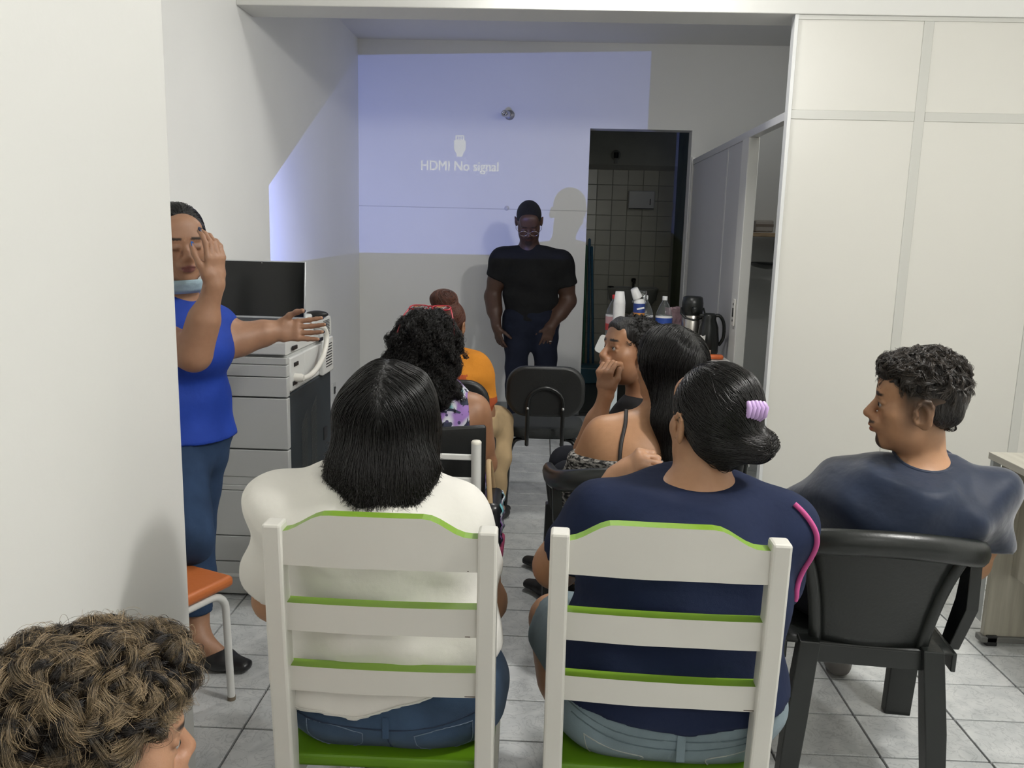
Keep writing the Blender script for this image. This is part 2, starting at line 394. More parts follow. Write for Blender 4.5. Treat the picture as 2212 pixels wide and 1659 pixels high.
dpan(4.145, 4.175, .0, 1.985, M_alu, 'door_post', .03, XP+.01)

# store behind the division: back shelf on brackets, box and bowl on it
structure(MB().box((1.90, 5.4, 1.4), (.08, 2.5, 2.8)), 'wall_store', mat('store_wall', (.50, .53, .51), .55, var=.08, vscale=1.2))
sh = thing('wall_shelf', 'raw wood plank shelf on the wall inside the side store', 'shelf', (1.665, 6.35, 1.47))
MB().box((0, .1, 0), (.38, .36, .028), bev=.003).obj('plank', mat('raw_pine', (.50, .36, .22), .6, var=.35, vscale=5, stretch=(3, 12, 12)), sh)
MB().box((.12, .18, -.06), (.02, .26, .10)).obj('bracket', M_alu, sh)
bx = thing('paper_roll_pack', 'small pale wrapped pack lying on the raw wood shelf', 'box', (1.60, 6.33, 1.486))
MB().box((0, 0, .045), (.13, .1, .085), bev=.012, seg=3).obj('pack', mat('pale_wrap', (.42, .38, .34), .5, bump=.3, bscale=30), bx)
MB().box((0, -.049, .05), (.13, .004, .02), bev=.001).obj('band', mat('brown_band', (.20, .16, .13), .5), bx)
bo = thing('wall_bowl', 'dark glossy oval dish fixed to the wall in the side store', 'dish', (1.66, 6.35, 1.22))
MB().lathe([(.02, .0), (.10, .015), (.15, .045), (.155, .05), (.145, .048), (.09, .022), (.0, .010)], n=28).obj('dish', mat('dark_gloss', (.03, .035, .035), .15), bo)
MB().box((.15, 0, .02), (.16, .05, .03), bev=.004).obj('arm', M_dark, bo)
# ================================================================== furniture
M_white = mat('white_chair_paint', (.70, .685, .63), .38, bump=.04, bscale=40, var=.05, vscale=5)
M_green = mat('lime_green_paint', hexc('7ba032'), .35, bump=.03, bscale=40)
M_greens = mat('lime_green_seat', hexc('5f8a14'), .38)
M_chip = mat('chipped_paint', (.10, .07, .05), .8)

def loft(mb, secs, m=0):
    """rectangular sections (cx, cy, z, wx, wy) joined into one tapered bar"""
    vs = []
    for cx, cy, z, wx, wy in secs:
        vs += [(cx-wx/2, cy-wy/2, z), (cx+wx/2, cy-wy/2, z), (cx+wx/2, cy+wy/2, z), (cx-wx/2, cy+wy/2, z)]
    fs = []
    for i in range(len(secs)-1):
        for j in range(4): fs.append((i*4+j, i*4+(j+1) % 4, i*4+4+(j+1) % 4, i*4+4+j))
    k = 4*(len(secs)-1)
    fs += [(3, 2, 1, 0), (k, k+1, k+2, k+3)]
    return mb.add(vs, fs, m)
def bevel_obj(o, wd=.004, seg=2):
    b = o.modifiers.new('bevel', 'BEVEL'); b.width = wd; b.segments = seg; b.limit_method = 'ANGLE'; b.angle_limit = .6
    return o

def wood_chair(label, loc, rz):
    t = thing('wooden_chair', label, 'chair', loc, rz)
    for s in (-1, 1):
        bevel_obj(loft(MB(), [(s*.189, .055, 0, .034, .040), (s*.1895, .035, .45, .036, .046), (s*.190, .012, .70, .035, .044), (s*.190, -.002, .912, .034, .042)]).obj('back_post', M_white, t), .005)
        bevel_obj(loft(MB(), [(s*.180, .425, 0, .034, .034), (s*.185, .425, .392, .040, .040)]).obj('front_leg', M_white, t), .004)
        bevel_obj(MB().box((s*.187, .23, .368), (.02, .37, .05)).obj('side_apron', M_white, t), .003)
        bevel_obj(MB().box((s*.184, .24, .17), (.018, .37, .028)).obj('stretcher', M_white, t), .003)
    bevel_obj(MB().box((0, .425, .368), (.33, .02, .05)).obj('front_apron', M_white, t), .003)
    bevel_obj(MB().box((0, .035, .368), (.345, .02, .05)).obj('back_apron', M_white, t), .003)
    bevel_obj(MB().box((0, .255, .407), (.405, .40, .026)).obj('seat', M_greens, t), .008, 3)
    def rail(z0, zt, y, name):
        n = 24; xs = [-.178+.356*i/n for i in range(n+1)]
        top = [(x, zt(x)) for x in xs]; bot = [(x, z0+.0005*math.sin(x*31)) for x in reversed(xs)]
        mb = MB(); P = top+bot; k = len(P)
        yb, yf = y-.014, y+.014
        bow = lambda x: .006*(1-(x/.18)**2)
        vs = [(x, yb-bow(x), z) for x, z in P]+[(x, yf-bow(x), z) for x, z in P]
        side = []
        for i in range(k):
            a, b = P[i], P[(i+1) % k]; side.append((i, (i+1) % k, k+(i+1) % k, k+i))
        mb.add(vs, side, [1 if i < n else 0 for i in range(k)])
        # back and front faces as strips so the arched top stays clean
        for i in range(n):
            j = k-1-i
            mb.add([vs[i], vs[i+1], vs[j-1], vs[j]], [(0, 1, 2, 3)], 0)
            mb.add([vs[k+i], vs[k+i+1], vs[k+j-1], vs[k+j]], [(3, 2, 1, 0)], 1)
        o = mb.obj(name, [M_white, M_green], t)
        bevel_obj(o, .0025); return o
    def crest(x):
        a = abs(x+.01); e = .5+.5*math.cos(PI*min(1, max(0, (a-.085)/.085)))
        return .896+.034*e
    rail(.834, crest, .004, 'crest_rail'); rail(.703, lambda x: .757, .018, 'back_rail'); rail(.578, lambda x: .627, .030, 'back_rail')
    ch = MB(); rr = random.Random(int(loc[0]*100)+5)
    for k in range(10):
        x = rr.uniform(-.17, .17); z = rr.choice([.7035, .579, .8345]); y = {.7035: .003, .579: .015, .8345: -.0108}[z]
        ch.box((x, y, z+.001), (rr.uniform(.004, .03), .0015, .0016))
    ch.obj('paint_chip', M_chip, t, kind='stuff')
    return t
wood_chair('white wooden chair with lime green edges under the woman in a white T-shirt', (-.2725, 1.405, 0), 0)
wood_chair('white wooden chair with lime green edges under the woman with the bun', (.234, 1.405, 0), -.035)

M_black = mat('black_moulded_plastic', (.010, .012, .011), .33, bump=.05, bscale=200)
M_blackp = mat('black_textured_plastic', (.013, .015, .014), .42, bump=.12, bscale=120)
def plastic_chair(label, loc, rz):
    t = thing('plastic_armchair', label, 'chair', loc, rz)
    def edge(v): return .118+.085*v**1.6 + .010*math.cos(v*PI)     # half width of the back, waisted towards the seat
    def P(u, v):
        w = edge(v); z = .405+.318*v-.022*abs(u)**2.2*v
        y = -.205-.085*v+.05*u*u*(0.35+.65*v)
        return (u*w, y, z)
    MB().grid([[P(-.93+1.86*j/16, .05+.90*i/12) for j in range(17)] for i in range(13)], thick=.005).obj('backrest', M_blackp, t)
    left = [P(-1, v/8) for v in range(9)]; top = [P(-1+2*u/16, 1) for u in range(1, 16)]; right = [P(1, v/8) for v in range(8, -1, -1)]
    MB().tube(smooth_path(left+top+right, 3), .017, n=10, flat=.75).obj('back_rim', M_black, t)
    # rolled top and arms in one sweep
    arm = [(-.245, .20, .46), (-.262, .17, .585), (-.272, .10, .628), (-.268, -.03, .645), (-.252, -.15, .668), (-.215, -.235, .694), (-.12, -.285, .716), (0, -.300, .724),
           (.12, -.285, .716), (.215, -.235, .694), (.252, -.15, .668), (.268, -.03, .645), (.272, .10, .628), (.262, .17, .585), (.245, .20, .46)]
    pts = smooth_path(arm, 5); nn = len(pts)
    rs = [.020+.014*min(1, min(i, nn-1-i)/14) for i in range(nn)]
    MB().tube(pts, rs, n=12, flat=.72, side=(0, 0, 1)).obj('arm_loop', M_black, t)
    MB().grid([[(-.20+.40*j/10, -.21+.43*i/10, .415-.018*math.sin(PI*j/10)*math.sin(PI*min(1, i/9))-.02*max(0, i-8)) for j in range(11)] for i in range(11)], thick=-.006).obj('seat', M_blackp, t)
    bevel_obj(MB().box((0, .2, .395), (.42, .012, .05)).box((-.205, 0, .395), (.012, .42, .05)).box((.205, 0, .395), (.012, .42, .05)).box((0, -.205, .392), (.28, .012, .05)).obj('seat_skirt', M_black, t), .003)
    for s in (-1, 1):
        loft(MB(), [(s*.185, -.235, 0, .045, .052), (s*.168, -.222, .22, .052, .056), (s*.148, -.208, .43, .05, .045)]).box((s*.185, -.235, .006), (.05, .056, .012)).obj('leg', M_black, t)
        loft(MB(), [(s*.235, .235, 0, .075, .040), (s*.237, .218, .25, .08, .045), (s*.243, .20, .48, .06, .04)]).obj('leg', M_black, t)
        loft(MB(), [(s*.225, -.12, .40, .03, .05), (s*.250, -.13, .52, .03, .075), (s*.258, -.12, .655, .03, .04)]).obj('arm_strut', M_black, t)
    for ch in t.children: bevel_obj(ch, .003) if ch.name.startswith(('leg', 'arm_strut')) else None
    return t
plastic_chair('black moulded plastic armchair under the young man in the navy T-shirt', (.872, 2.212, 0), -.10)
plastic_chair('black moulded plastic armchair under the woman with the bare shoulders and long black hair', (.315, 2.70, 0), .04)

M_pad = mat('black_vinyl_pad', (.010, .011, .011), .40, bump=.06, bscale=150)
M_padfab = mat('charcoal_seat_fabric', (.022, .025, .025), .8, bump=.3, bscale=300)
M_tube = mat('black_steel_tube', (.008, .009, .009), .28)
def office_chair(label, loc, rz):
    t = thing('visitor_chair', label, 'chair', loc, rz)
    out = rrect(.395, .255, .10, 7)
    mb = MB(); n = len(out)
    def ring(sc, y): return [(x*sc, y+.35*x*x, .655+(z)*sc) for x, z in out]
    rings = [ring(.90, -.022), ring(.97, -.019), ring(1, -.008), ring(1, .008), ring(.96, .022), ring(.86, .028)]
    vs = [p for r in rings for p in r]; fs = [(i*n+j, i*n+(j+1) % n, (i+1)*n+(j+1) % n, (i+1)*n+j) for i in range(5) for j in range(n)]
    mb.add(vs, fs, 0, True)
    for k, y, rev in ((0, -.022, False), (5, .028, True)):
        c = (0, y, .655); r = rings[k]; mb.add([c]+r, [((0, 1+(j+1) % n, 1+j) if not rev else (0, 1+j, 1+(j+1) % n)) for j in range(n)], 0, True)
    mb.obj('backrest', M_pad, t)
    so = rrect(.43, .42, .14, 7); mb = MB(); n = len(so)
    rings = [[(x*s_, .26+y*s_, z) for x, y in so] for s_, z in ((.92, .395), (1, .402), (1, .432), (.96, .448), (.80, .452))]
    mb.add([p for r in rings for p in r], [(i*n+j, i*n+(j+1) % n, (i+1)*n+(j+1) % n, (i+1)*n+j) for i in range(4) for j in range(n)], 0, True)
    mb.add(rings[0], [tuple(reversed(range(n)))]); mb.add(rings[-1], [tuple(range(n))])
    mb.obj('seat', M_padfab, t)
    bar = [(-.088, .04, .375), (-.088, -.02, .385), (-.088, -.034, .44), (-.088, -.034, .60)]+[(-.088*math.cos(a), -.034, .60+.078*math.sin(a)) for a in [PI*i/10 for i in range(1, 10)]]+[(.088, -.034, .60), (.088, -.034, .44), (.088, -.02, .385), (.088, .04, .375)]
    MB().tube(bar, .0105, n=10).obj('back_bar', M_tube, t)
    for s in (-1, 1): MB().lathe([(0, .008), (.006, .007), (.008, .0)], n=10, c=(s*.088, -.044, .575), rot=(PI/2, 0, 0)).obj('bolt', mat('bolt_steel', (.4, .4, .4), .3, 1), t)
    for s in (-1, 1):
        MB().tube(smooth_path([(s*.09, .12, .385), (s*.15, .10, .375), (s*.178, .08, .30), (s*.186, .05, .15), (s*.194, .03, .0)], 4), .012, n=8, flat=1.3).obj('leg', M_tube, t)
        MB().tube(smooth_path([(s*.09, .38, .385), (s*.15, .40, .375), (s*.178, .42, .30), (s*.186, .45, .15), (s*.194, .47, .0)], 4), .012, n=8, flat=1.3).obj('leg', M_tube, t)
        MB().box((s*.1, .26, .386), (.03, .34, .016), bev=.003).obj('under_frame', M_tube, t)
    return t
office_chair('empty black padded visitor chair in the middle of the aisle', (.03, 4.13, 0), .02)
office_chair('black padded visitor chair under the person with the red hair bun', (-.42, 3.66, 0), 0)
office_chair('black padded visitor chair under the man resting his chin on his fist', (.76, 3.23, 0), PI/2)

# orange seat on white bent tube
M_orange = mat('orange_seat', hexc('c06c38'), .45, bump=.06, bscale=90)
M_wtube = mat('white_enamel_tube', (.74, .74, .71), .3)
def school_chair(label, loc, rz):
    t = thing('orange_stool', label, 'stool', loc, rz)
    MB().box((0, 0, .387), (.37, .37, .035), bev=.014, seg=3).obj('seat', M_orange, t)
    for s in (-1, 1):
        p = [(s*.165, -.175, .0), (s*.165, -.165, .30)]+[(s*.165, -.105-.06*math.cos(a), .30+.055*math.sin(a)) for a in [PI/2*i/5 for i in range(1, 6)]]+[(s*.165, .105+.06*math.sin(a), .30+.055*math.cos(a)) for a in [PI/2*i/5 for i in range(0, 6)]]+[(s*.165, .175, .0)]
        MB().tube(p, .0115, n=12).obj('leg_frame', M_wtube, t)
        for y in (-.175, .175): MB().lathe([(.0125, 0), (.0125, .012)], n=12, c=(s*.165, y, 0)).obj('foot_cap', mat('worn_cap', (.16, .13, .09), .7), t)
    for y in (-.1, .1): MB().tube([(-.165, y, .357), (.165, y, .357)], .009, n=8).obj('cross_tube', M_wtube, t)
    return t
school_chair('orange padded stool with white bent-tube legs beside the printer', (-1.135, 2.235, 0), -.42)
school_chair('orange padded stool under the curly haired boy at the near wall', (-.50, .86, -.02+.02), .1)

# white ladder-back metal chair with black back pad
t = thing('ladder_back_chair', 'white metal ladder-back chair with a black back pad under the woman with curly hair', 'chair', (-.375, 2.62, 0), .0)
for s in (-1, 1):
    MB().tube([(s*.18, .06, 0), (s*.178, .03, .42), (s*.178, -.02, .765)], .0165, n=14).lathe([(.0168, .0), (.0168, .006), (.013, .010), (0, .011)], 1, n=14, c=(s*.178, -.0195, .762)).obj('back_post', [M_wtube, mat('cream_cap', (.80, .77, .68), .4)], t)
    MB().tube([(s*.18, .44, 0), (s*.178, .42, .42)], .0155, n=12).obj('front_leg', M_wtube, t)
    MB().tube([(s*.178, .045, .405), (s*.178, .42, .405)], .012, n=10).obj('side_rail', M_wtube, t)
for z, y in ((.715, -.015), (.635, -.004), (.552, .008), (.47, .02)): MB().box((0, y, z), (.34, .010, .020), bev=.004).obj('slat', M_wtube, t)
MB().box((0, .235, .432), (.40, .40, .035), bev=.015, seg=3).obj('seat', M_pad, t)
bp = MB().grid([[(-.205+.41*j/8, .05-.015*math.sin(PI*j/8)+.0*i-.03*(i/8)+.03*(j/8), .44+.345*i/8+.02*(j/8)*(i/8)) for j in range(9)] for i in range(9)], thick=.022).obj('back_pad', M_pad, t); bevel_obj(bp, .008, 3)

# ------------------------------------------------------------------ printer
M_pr = mat('printer_white', (.66, .67, .65), .45)
M_prf = mat('printer_front_grey', (.50, .51, .495), .5, bump=.03, bscale=300)
M_prd = mat('printer_dark_side', (.030, .040, .047), .5, bump=.08, bscale=250)
P = thing('office_printer', 'tall grey office printer with paper trays and a dark vented side', 'printer', (-1.19, 3.40, 0))
px, py = -1.19, 3.40
def prb(x0, x1, y0, y1, z0, z1, m, name, bev=.004, parent=None, seg=2): return MB().box(((x0+x1)/2-px, (y0+y1)/2-py, (z0+z1)/2), (x1-x0, y1-y0, z1-z0), bev=bev, seg=seg).obj(name, m, parent or P)
prb(-1.43, -.955, 3.085, 3.74, .03, .80, M_prd, 'body', .006)
prb(-1.43, -.958, 3.085, 3.74, .80, .955, M_pr, 'upper_body', .008)
for nm, z0, z1 in (('base_panel', .010, .082), ('front_panel', .09, .141), ('paper_tray', .145, .246), ('paper_tray', .250, .430), ('tray_strip', .432, .452), ('paper_tray', .486, .592), ('front_panel', .598, .794), ('front_panel', .800, .874), ('front_panel', .877, .921), ('front_panel', .923, .950)):
    o = prb(-1.43, -.945, 3.055, 3.09, z0, z1, M_prf, nm, .003)
prb(-1.43, -.935, 3.05, 3.10, .080, .094, M_pr, 'base_trim', .003)
hd = prb(-1.38, -1.075, 3.060, 3.08, .454, .484, mat('handle_recess', (.06, .065, .065), .5), 'tray_handle', .006)
prb(-1.43, -.945, 3.058, 3.085, .4525, .4855, M_prf, 'tray_front', .002)
# lid block with rounded front edge, split seam
prof = [(3.052, .960), (3.052, .992)]+[(3.090-.038*math.cos(a), .992+.042*math.sin(a)) for a in [PI/2*i/6 for i in range(1, 7)]]+[(3.72, 1.046), (3.735, 1.03), (3.735, .960)]
for x0, x1 in ((-1.43, -1.135), (-1.132, -.948)):
    bevel_obj(MB().prism([(y-py, z) for y, z in prof], x0-px, x1-px, 'x', smooth=False).obj('scanner_lid', M_pr, P), .006, 3)
prb(-1.40, -1.0, 3.42, 3.72, 1.044, 1.062, M_pr, 'document_feeder', .012, seg=3)
# right side details: white upper side parts, latches, vents, outlet grille
prb(-.960, -.940, 3.09, 3.28, .815, .945, M_pr, 'side_cover', .006)
prb(-.960, -.943, 3.285, 3.55, .84, .945, M_pr, 'side_cover', .006)
prb(-.960, -.938, 3.555, 3.73, .80, .955, M_pr, 'side_cover', .006)
for y0, z0 in ((3.13, .905), (3.11, .835), (3.50, .955), (3.12, .97)): prb(-.944, -.9365, y0, y0+.055, z0, z0+.016, M_dark, 'latch', .002)
for k in range(9): prb(-.940, -.9365, 3.60, 3.70, .83+.012*k, .834+.012*k, M_dark, 'grille_slot', 0)
for k in range(10): prb(-.952, -.945, 3.60, 3.70, .968+.007*k, .970+.007*k, M_dark, 'grille_slot', 0)
vent = MB()
for (ya, yb, za, zb) in ((3.26, 3.36, .40, .68), (3.40, 3.50, .36, .72)):
    n = int((zb-za)/.014)
    for k in range(n): vent.box(((ya+yb)/2-py, 0, 0), (0, 0, 0)) if False else vent.box((-.9555-px, (ya+yb)/2-py, za+.014*k), (.004, yb-ya, .0045), rot=(.55, 0, 0))
vo = vent.obj('vent_slats', mat('vent_slat_grey', (.055, .06, .058), .5), P); vo['kind'] = 'stuff'
prb(-.957, -.951, 3.33, 3.58, .235, .247, M_dark, 'side_grip', .003); prb(-.957, -.951, 3.60, 3.66, .50, .56, M_dark, 'side_grip', .003)
cab = smooth_path([(-.938, 3.14, .862), (-.915, 3.18, .855), (-.905, 3.28, .862), (-.905, 3.42, .90), (-.908, 3.50, .965), (-.915, 3.49, 1.015), (-.94, 3.44, 1.03)], 6)
cb = tag(MB().tube(cab, .011, n=8).lathe([(.017, 0), (.017, .03), (.012, .04)], n=12, c=(-.945, 3.14, .862), rot=(0, PI/2, 0)).obj('data_cable', mat('ivory_cable', (.76, .74, .68), .4)), 'ivory cable looping along the side of the printer', 'cable')
for sx in (-1.38, -1.0):
    for sy in (3.14, 3.68): MB().lathe([(.018, 0), (.024, .008), (.024, .030), (.018, .034)], n=12, c=(sx-px, sy-py, 0)).obj('foot', M_dark, P)

# laptop on the printer
L = thing('laptop', 'open silver laptop with a blank dark screen standing on the printer', 'laptop', (-1.15, 3.16, 1.047))
M_silver = mat('laptop_silver', (.56, .58, .60), .35, metal=.6)
MB().box((0, .12, .0085), (.36, .24, .015), bev=.004).obj('base', M_silver, L)
kb = MB().box((0, .145, .0165), (.31, .115, .0015)); kb.obj('keyboard', mat('keyboard_dark', (.06, .065, .075), .5), L)
MB().box((0, .045, .0165), (.10, .06, .001)).obj('touchpad', mat('touchpad', (.45, .47, .5), .3, metal=.4), L)
scr = bpy.data.objects.new('lid', MB().box((0, 0, .1185), (.362, .007, .235), bev=.003).mesh('lid', M_silver)); C.objects.link(scr); scr.parent = L; scr.location = (0, .238, .012); scr.rotation_euler = (-.12, 0, 0)
MB().box((0, -.0042, .1205), (.350, .0012, .222)).obj('display', mat('display_off', (.006, .007, .007), .12), scr)
text_mesh('display_mark', 'laptop'[0:0]+'▬▬', .007, mat('mark_grey', (.3, .3, .3), .4), scr, (0, -.0050, .0145), (PI/2, 0, 0), .0001) if False else None
MB().box((0, -.0049, .2265), (.004, .0006, .004)).obj('webcam', mat('webcam_grey', (.25, .25, .25), .2), scr)  # small grey square for the webcam
# projector behind the laptop, its lens is where the beam comes from
J = thing('projector', 'compact white projector standing on the printer behind the laptop', 'projector', (-1.14, 3.52, 1.062))
MB().box((0, 0, .105), (.17, .13, .19), bev=.02, seg=3).obj('body', mat('projector_white', (.7, .7, .69), .4), J)
MB().lathe([(.030, 0), (.030, .012), (.024, .014), (.022, .004), (0, .002)], n=20, c=(.02, .065, .158), rot=(-PI/2, 0, 0)).obj('lens', M_dark, J)
MB().box((0, 0, .006), (.12, .1, .012)).obj('foot', M_dark, J)
k = thing('computer_mouse', 'small black mouse on the printer top beside the laptop screen', 'mouse', (-.985, 3.64, 1.046))
MB().sphere((0, 0, .013), (.050, .028, .016), n=10).obj('shell', M_dark, k); MB().tube(smooth_path([(-.04, .0, .012), (-.07, .03, .008), (-.12, .05, .006)]), .0025, n=6).obj('cord', M_dark, k)

# ------------------------------------------------------------------ desk at the right
def wood_mat(name, c1, c2, stretch):
    return mat(name, c1, .5, var=.5, vscale=3, stretch=stretch, col2=c2, bump=.06, bscale=30)
M_dtop = wood_mat('ash_desk_top', (.52, .50, .43), (.40, .38, .32), (14, 1.2, 14)); M_dside = wood_mat('ash_desk_panel', (.44, .415, .34), (.31, .29, .23), (14, 14, 1.0))
D = thing('office_desk', 'ash grey office desk at the right with a metal foot rail', 'desk', (1.9, 2.3, 0))
def db(x0, x1, y0, y1, z0, z1, m, name, bev=.002): return MB().box(((x0+x1)/2-1.9, (y0+y1)/2-2.3, (z0+z1)/2), (x1-x0, y1-y0, z1-z0), bev=bev).obj(name, m, D)
db(1.595, 2.22, 1.70, 2.945, .683, .708, M_dtop, 'desk_top'); db(1.632, 2.18, 2.895, 2.92, .035, .683, M_dside, 'end_panel'); db(1.632, 2.18, 1.75, 1.775, .035, .683, M_dside, 'end_panel')
db(1.70, 1.718, 1.775, 2.895, .27, .683, M_dside, 'modesty_panel'); db(1.62, 2.19, 2.885, 2.93, .012, .035, mat('rail_grey', (.16, .16, .15), .5), 'foot_rail', .004); db(1.62, 2.19, 1.74, 1.785, .012, .035, MATS['rail_grey'], 'foot_rail', .004)
for sx in (1.66, 2.12):
    for sy in (2.905, 1.762): db(sx-.02, sx+.02, sy-.02, sy+.02, 0, .04, M_dark, 'leveling_foot', .004)
bevel_obj(MB().prism([(1.605-1.9, .105), (1.632-1.9, .075), (1.632-1.9, .683), (1.605-1.9, .683)], 2.925-2.3, 2.945-2.3, 'y').obj('cable_duct', mat('duct_grey', (.46, .48, .48), .45), D), .002)
ck = thing('cleaning_cloth', 'folded yellow and red cloth lying on the ash desk', 'cloth', (1.755, 2.70, .708))
for z, m, s in ((.006, mat('red_cloth', (.55, .06, .03), .8), 1.0), (.016, mat('yellow_cloth', (.75, .68, .08), .8), .95)):
    MB().grid([[((-.09+.18*j/8)*s, (-.06+.12*i/8)*s, z+.003*math.sin(j*1.3+i)) for j in range(9)] for i in range(9)], thick=.006).obj('fold', m, ck)

# ------------------------------------------------------------------ refreshment table
T = thing('refreshment_table', 'white table with drinks standing against the grey division', 'table', (.74, 5.08, 0))
MB().box((0, 0, .733), (.68, .62, .024), bev=.004).obj('table_top', mat('white_laminate', (.72, .71, .67), .35), T)
M_tleg = mat('pale_blue_leg', (.55, .62, .64), .4)
for sx in (-.31, .31):
    for sy in (-.27, .27): MB().box((sx, sy, .36), (.038, .038, .722), bev=.004).obj('leg', M_tleg, T)
MB().box((0, -.28, .69), (.60, .018, .06)).box((0, .28, .69), (.60, .018, .06)).obj('apron', M_tleg, T)
ZT = .745
M_pet = mat('clear_pet', (.93, .96, .96), .06, trans=.96, ior=1.25)
BOT = [(.046, 0), (.050, .012), (.051, .06), (.049, .10), (.051, .15), (.051, .20), (.046, .235), (.030, .275), (.016, .298), (.0135, .305), (.0135, .318)]
def bottle(label, x, y, cap, lab1, lab2, sc=1, fill=None, mark=None):
    o = thing('plastic_bottle', label, 'bottle', (x, y, ZT), 0)
    MB().lathe([(r*sc, z*sc) for r, z in BOT]+[(r*sc-.0015, z*sc) for r, z in reversed(BOT[1:])]+[(0, .013)], n=24, capt=False, capb=False).obj('bottle_body', M_pet, o)
    MB().lathe([(.016*sc, .306*sc), (.016*sc, .328*sc), (.014*sc, .331*sc), (0, .331*sc)], n=18).obj('cap', cap, o)
    l = MB().lathe([(.0520*sc, .115*sc), (.0522*sc, .155*sc)], n=24, capb=False, capt=False).lathe([(.0522*sc, .155*sc), (.0522*sc, .20*sc)], 1, n=24, capb=False, capt=False).lathe([(.0524*sc, .199*sc), (.0515*sc, .212*sc)], 2, n=24, capb=False, capt=False)
    l.obj('label', [lab1, lab2, mat('label_white', (.8, .8, .8), .4)], o)
    if fill: MB().lathe([(0, .014), (.046*sc, .014), (.049*sc, .06*sc), (.047*sc, .10*sc)], n=20).obj('drink', fill, o)
    return o
M_red = mat('red_plastic', (.62, .03, .03), .35); M_wcap = mat('white_cap', (.82, .83, .83), .35)
M_lred = mat('label_red', (.52, .05, .05), .4); M_lpink = mat('label_pink', (.62, .36, .38), .4); M_lblue = mat('label_blue', (.03, .08, .36), .35); M_lnavy = mat('label_navy', (.02, .03, .12), .35); M_lpale = mat('label_pale', (.70, .76, .82), .4)
bottle('clear soda bottle with red cap and red label left of the cup stack', .445, 5.20, M_red, M_lred, M_lpink)
b2 = bottle('clear soda bottle with navy label behind the orange cup sleeve', .636, 5.22, M_wcap, M_lnavy, M_lnavy)
MB().tube([(.012*math.cos(a)+.0, -.0528, .168+.016*math.sin(a)) for a in [2*PI*i/16 for i in range(16)]], .0042, n=6, closed=True).box((.010, -.0530, .150), (.018, .002, .006), rot=(0, .6, 0)).obj('label_mark', MATS['label_white'], b2)
b3 = bottle('clear water bottle with white cap and blue label right of the orange sleeve', .752, 5.20, M_wcap, M_lblue, M_lblue, 1.0)
MB().box((.012, -.0515, .142), (.040, .003, .048)).obj('label_patch', M_lpale, b3)
cs = thing('cup_stack', 'upturned stack of white disposable cups on the drinks table', 'cups', (.462, 5.06, ZT))
for k in range(9): MB().lathe([(.036, 0), (.0365, .003), (.026, .075), (0, .075)], n=20).obj('cup', mat('white_cup', (.80, .80, .79), .4), cs, loc=(0, 0, .19+.012*k) if k else (0, 0, .19))
MB().lathe([(.037, 0), (.037, .19)], n=20).obj('cup_column', MATS['white_cup'], cs)
og = thing('cup_sleeve', 'orange and blue plastic sleeve of cups standing on the drinks table', 'cups', (.585, 5.10, ZT))
MB().lathe([(.036, 0), (.038, .10), (.036, .24)], n=20, capb=True).obj('orange_wrap', mat('orange_wrap', (.62, .26, .05), .35, bump=.3, bscale=25), og)
MB().lathe([(.0365, .235), (.037, .29)], n=20, capb=False).obj('blue_band', mat('blue_wrap', (.03, .06, .25), .35), og)
MB().box((.005, -.037, .262), (.045, .003, .010), rot=(0, -.25, 0)).obj('band_mark', MATS['label_white'], og)
MB().box((.0, -.0385, .16), (.022, .003, .04), rot=(0, .4, 0)).obj('wrap_mark', MATS['label_white'], og)
MB().lathe([(.034, .288), (.031, .315), (.0, .316)], n=20).obj('cup', MATS['white_cup'], og); 
MB().lathe([(.030, .0), (.022, .06), (0, .06)], n=18, c=(-.012, 0, .325), rot=(.25, -.45, 0)).obj('cup', MATS['white_cup'], og)
MB().grid([[((-.04+.085*j/6), .02+.012*math.sin(i*2.1+j), .29+.075*i/6) for j in range(7)] for i in range(7)], thick=.0008).obj('clear_wrap', M_pet, og)
pb = thing('pink_bag', 'crumpled clear pink plastic bag between blue bottle and thermos flask', 'bag', (.832, 5.28, ZT))
rr = random.Random(3)
MB().grid([[((-.062+.13*j/9), .05*math.sin(PI*j/9)*(-1)**(i % 2)*.3+rr.uniform(-.012, .012)-.02*math.sin(PI*j/9), .255*i/9*(1-.03*rr.random())) for j in range(10)] for i in range(10)], thick=.02).obj('bag_film', mat('pink_film', (.62, .42, .46), .25, trans=.35, bump=.8, bscale=30), pb)
th = thing('thermos_flask', 'steel and black pump thermos flask on the drinks table', 'thermos', (.905, 5.10, ZT))
MB().lathe([(.058, 0), (.060, .01), (.060, .225), (.055, .235)], n=28).obj('steel_body', mat('brushed_steel', (.42, .40, .37), .28, metal=.95), th)
MB().lathe([(.061, .0), (.062, .03), (.060, .032)], n=28).obj('base_ring', M_dark, th)
MB().lathe([(.057, .225), (.062, .235), (.064, .30), (.058, .335), (.045, .342), (0, .343)], n=28).obj('pump_head', M_black, th)
MB().box((0, -.075, .265), (.03, .045, .04), bev=.01).obj('spout', M_black, th)
MB().tube([(-.066, 0, .27), (-.072, -.03, .24), (-.05, -.055, .215), (0, -.066, .205), (.05, -.055, .215), (.072, -.03, .24), (.066, 0, .27)], .006, n=8).obj('carry_handle', M_black, th)
jg = thing('coffee_jug', 'black insulated coffee jug with handle beside the thermos flask', 'jug', (.992, 5.01, ZT))
MB().lathe([(.055, 0), (.062, .02), (.064, .09), (.056, .17), (.040, .215), (.042, .235), (.03, .25), (0, .252)], n=28).obj('jug_body', M_black, jg)
MB().tube(smooth_path([(.030, 0, .235), (.060, -.01, .235), (.085, -.012, .19), (.088, -.01, .11), (.066, 0, .06)], 5), .010, n=8, flat=1.5).obj('handle', M_black, jg)
MB().box((-.035, -.0, .235), (.05, .03, .02), bev=.006).obj('spout', M_black, jg)
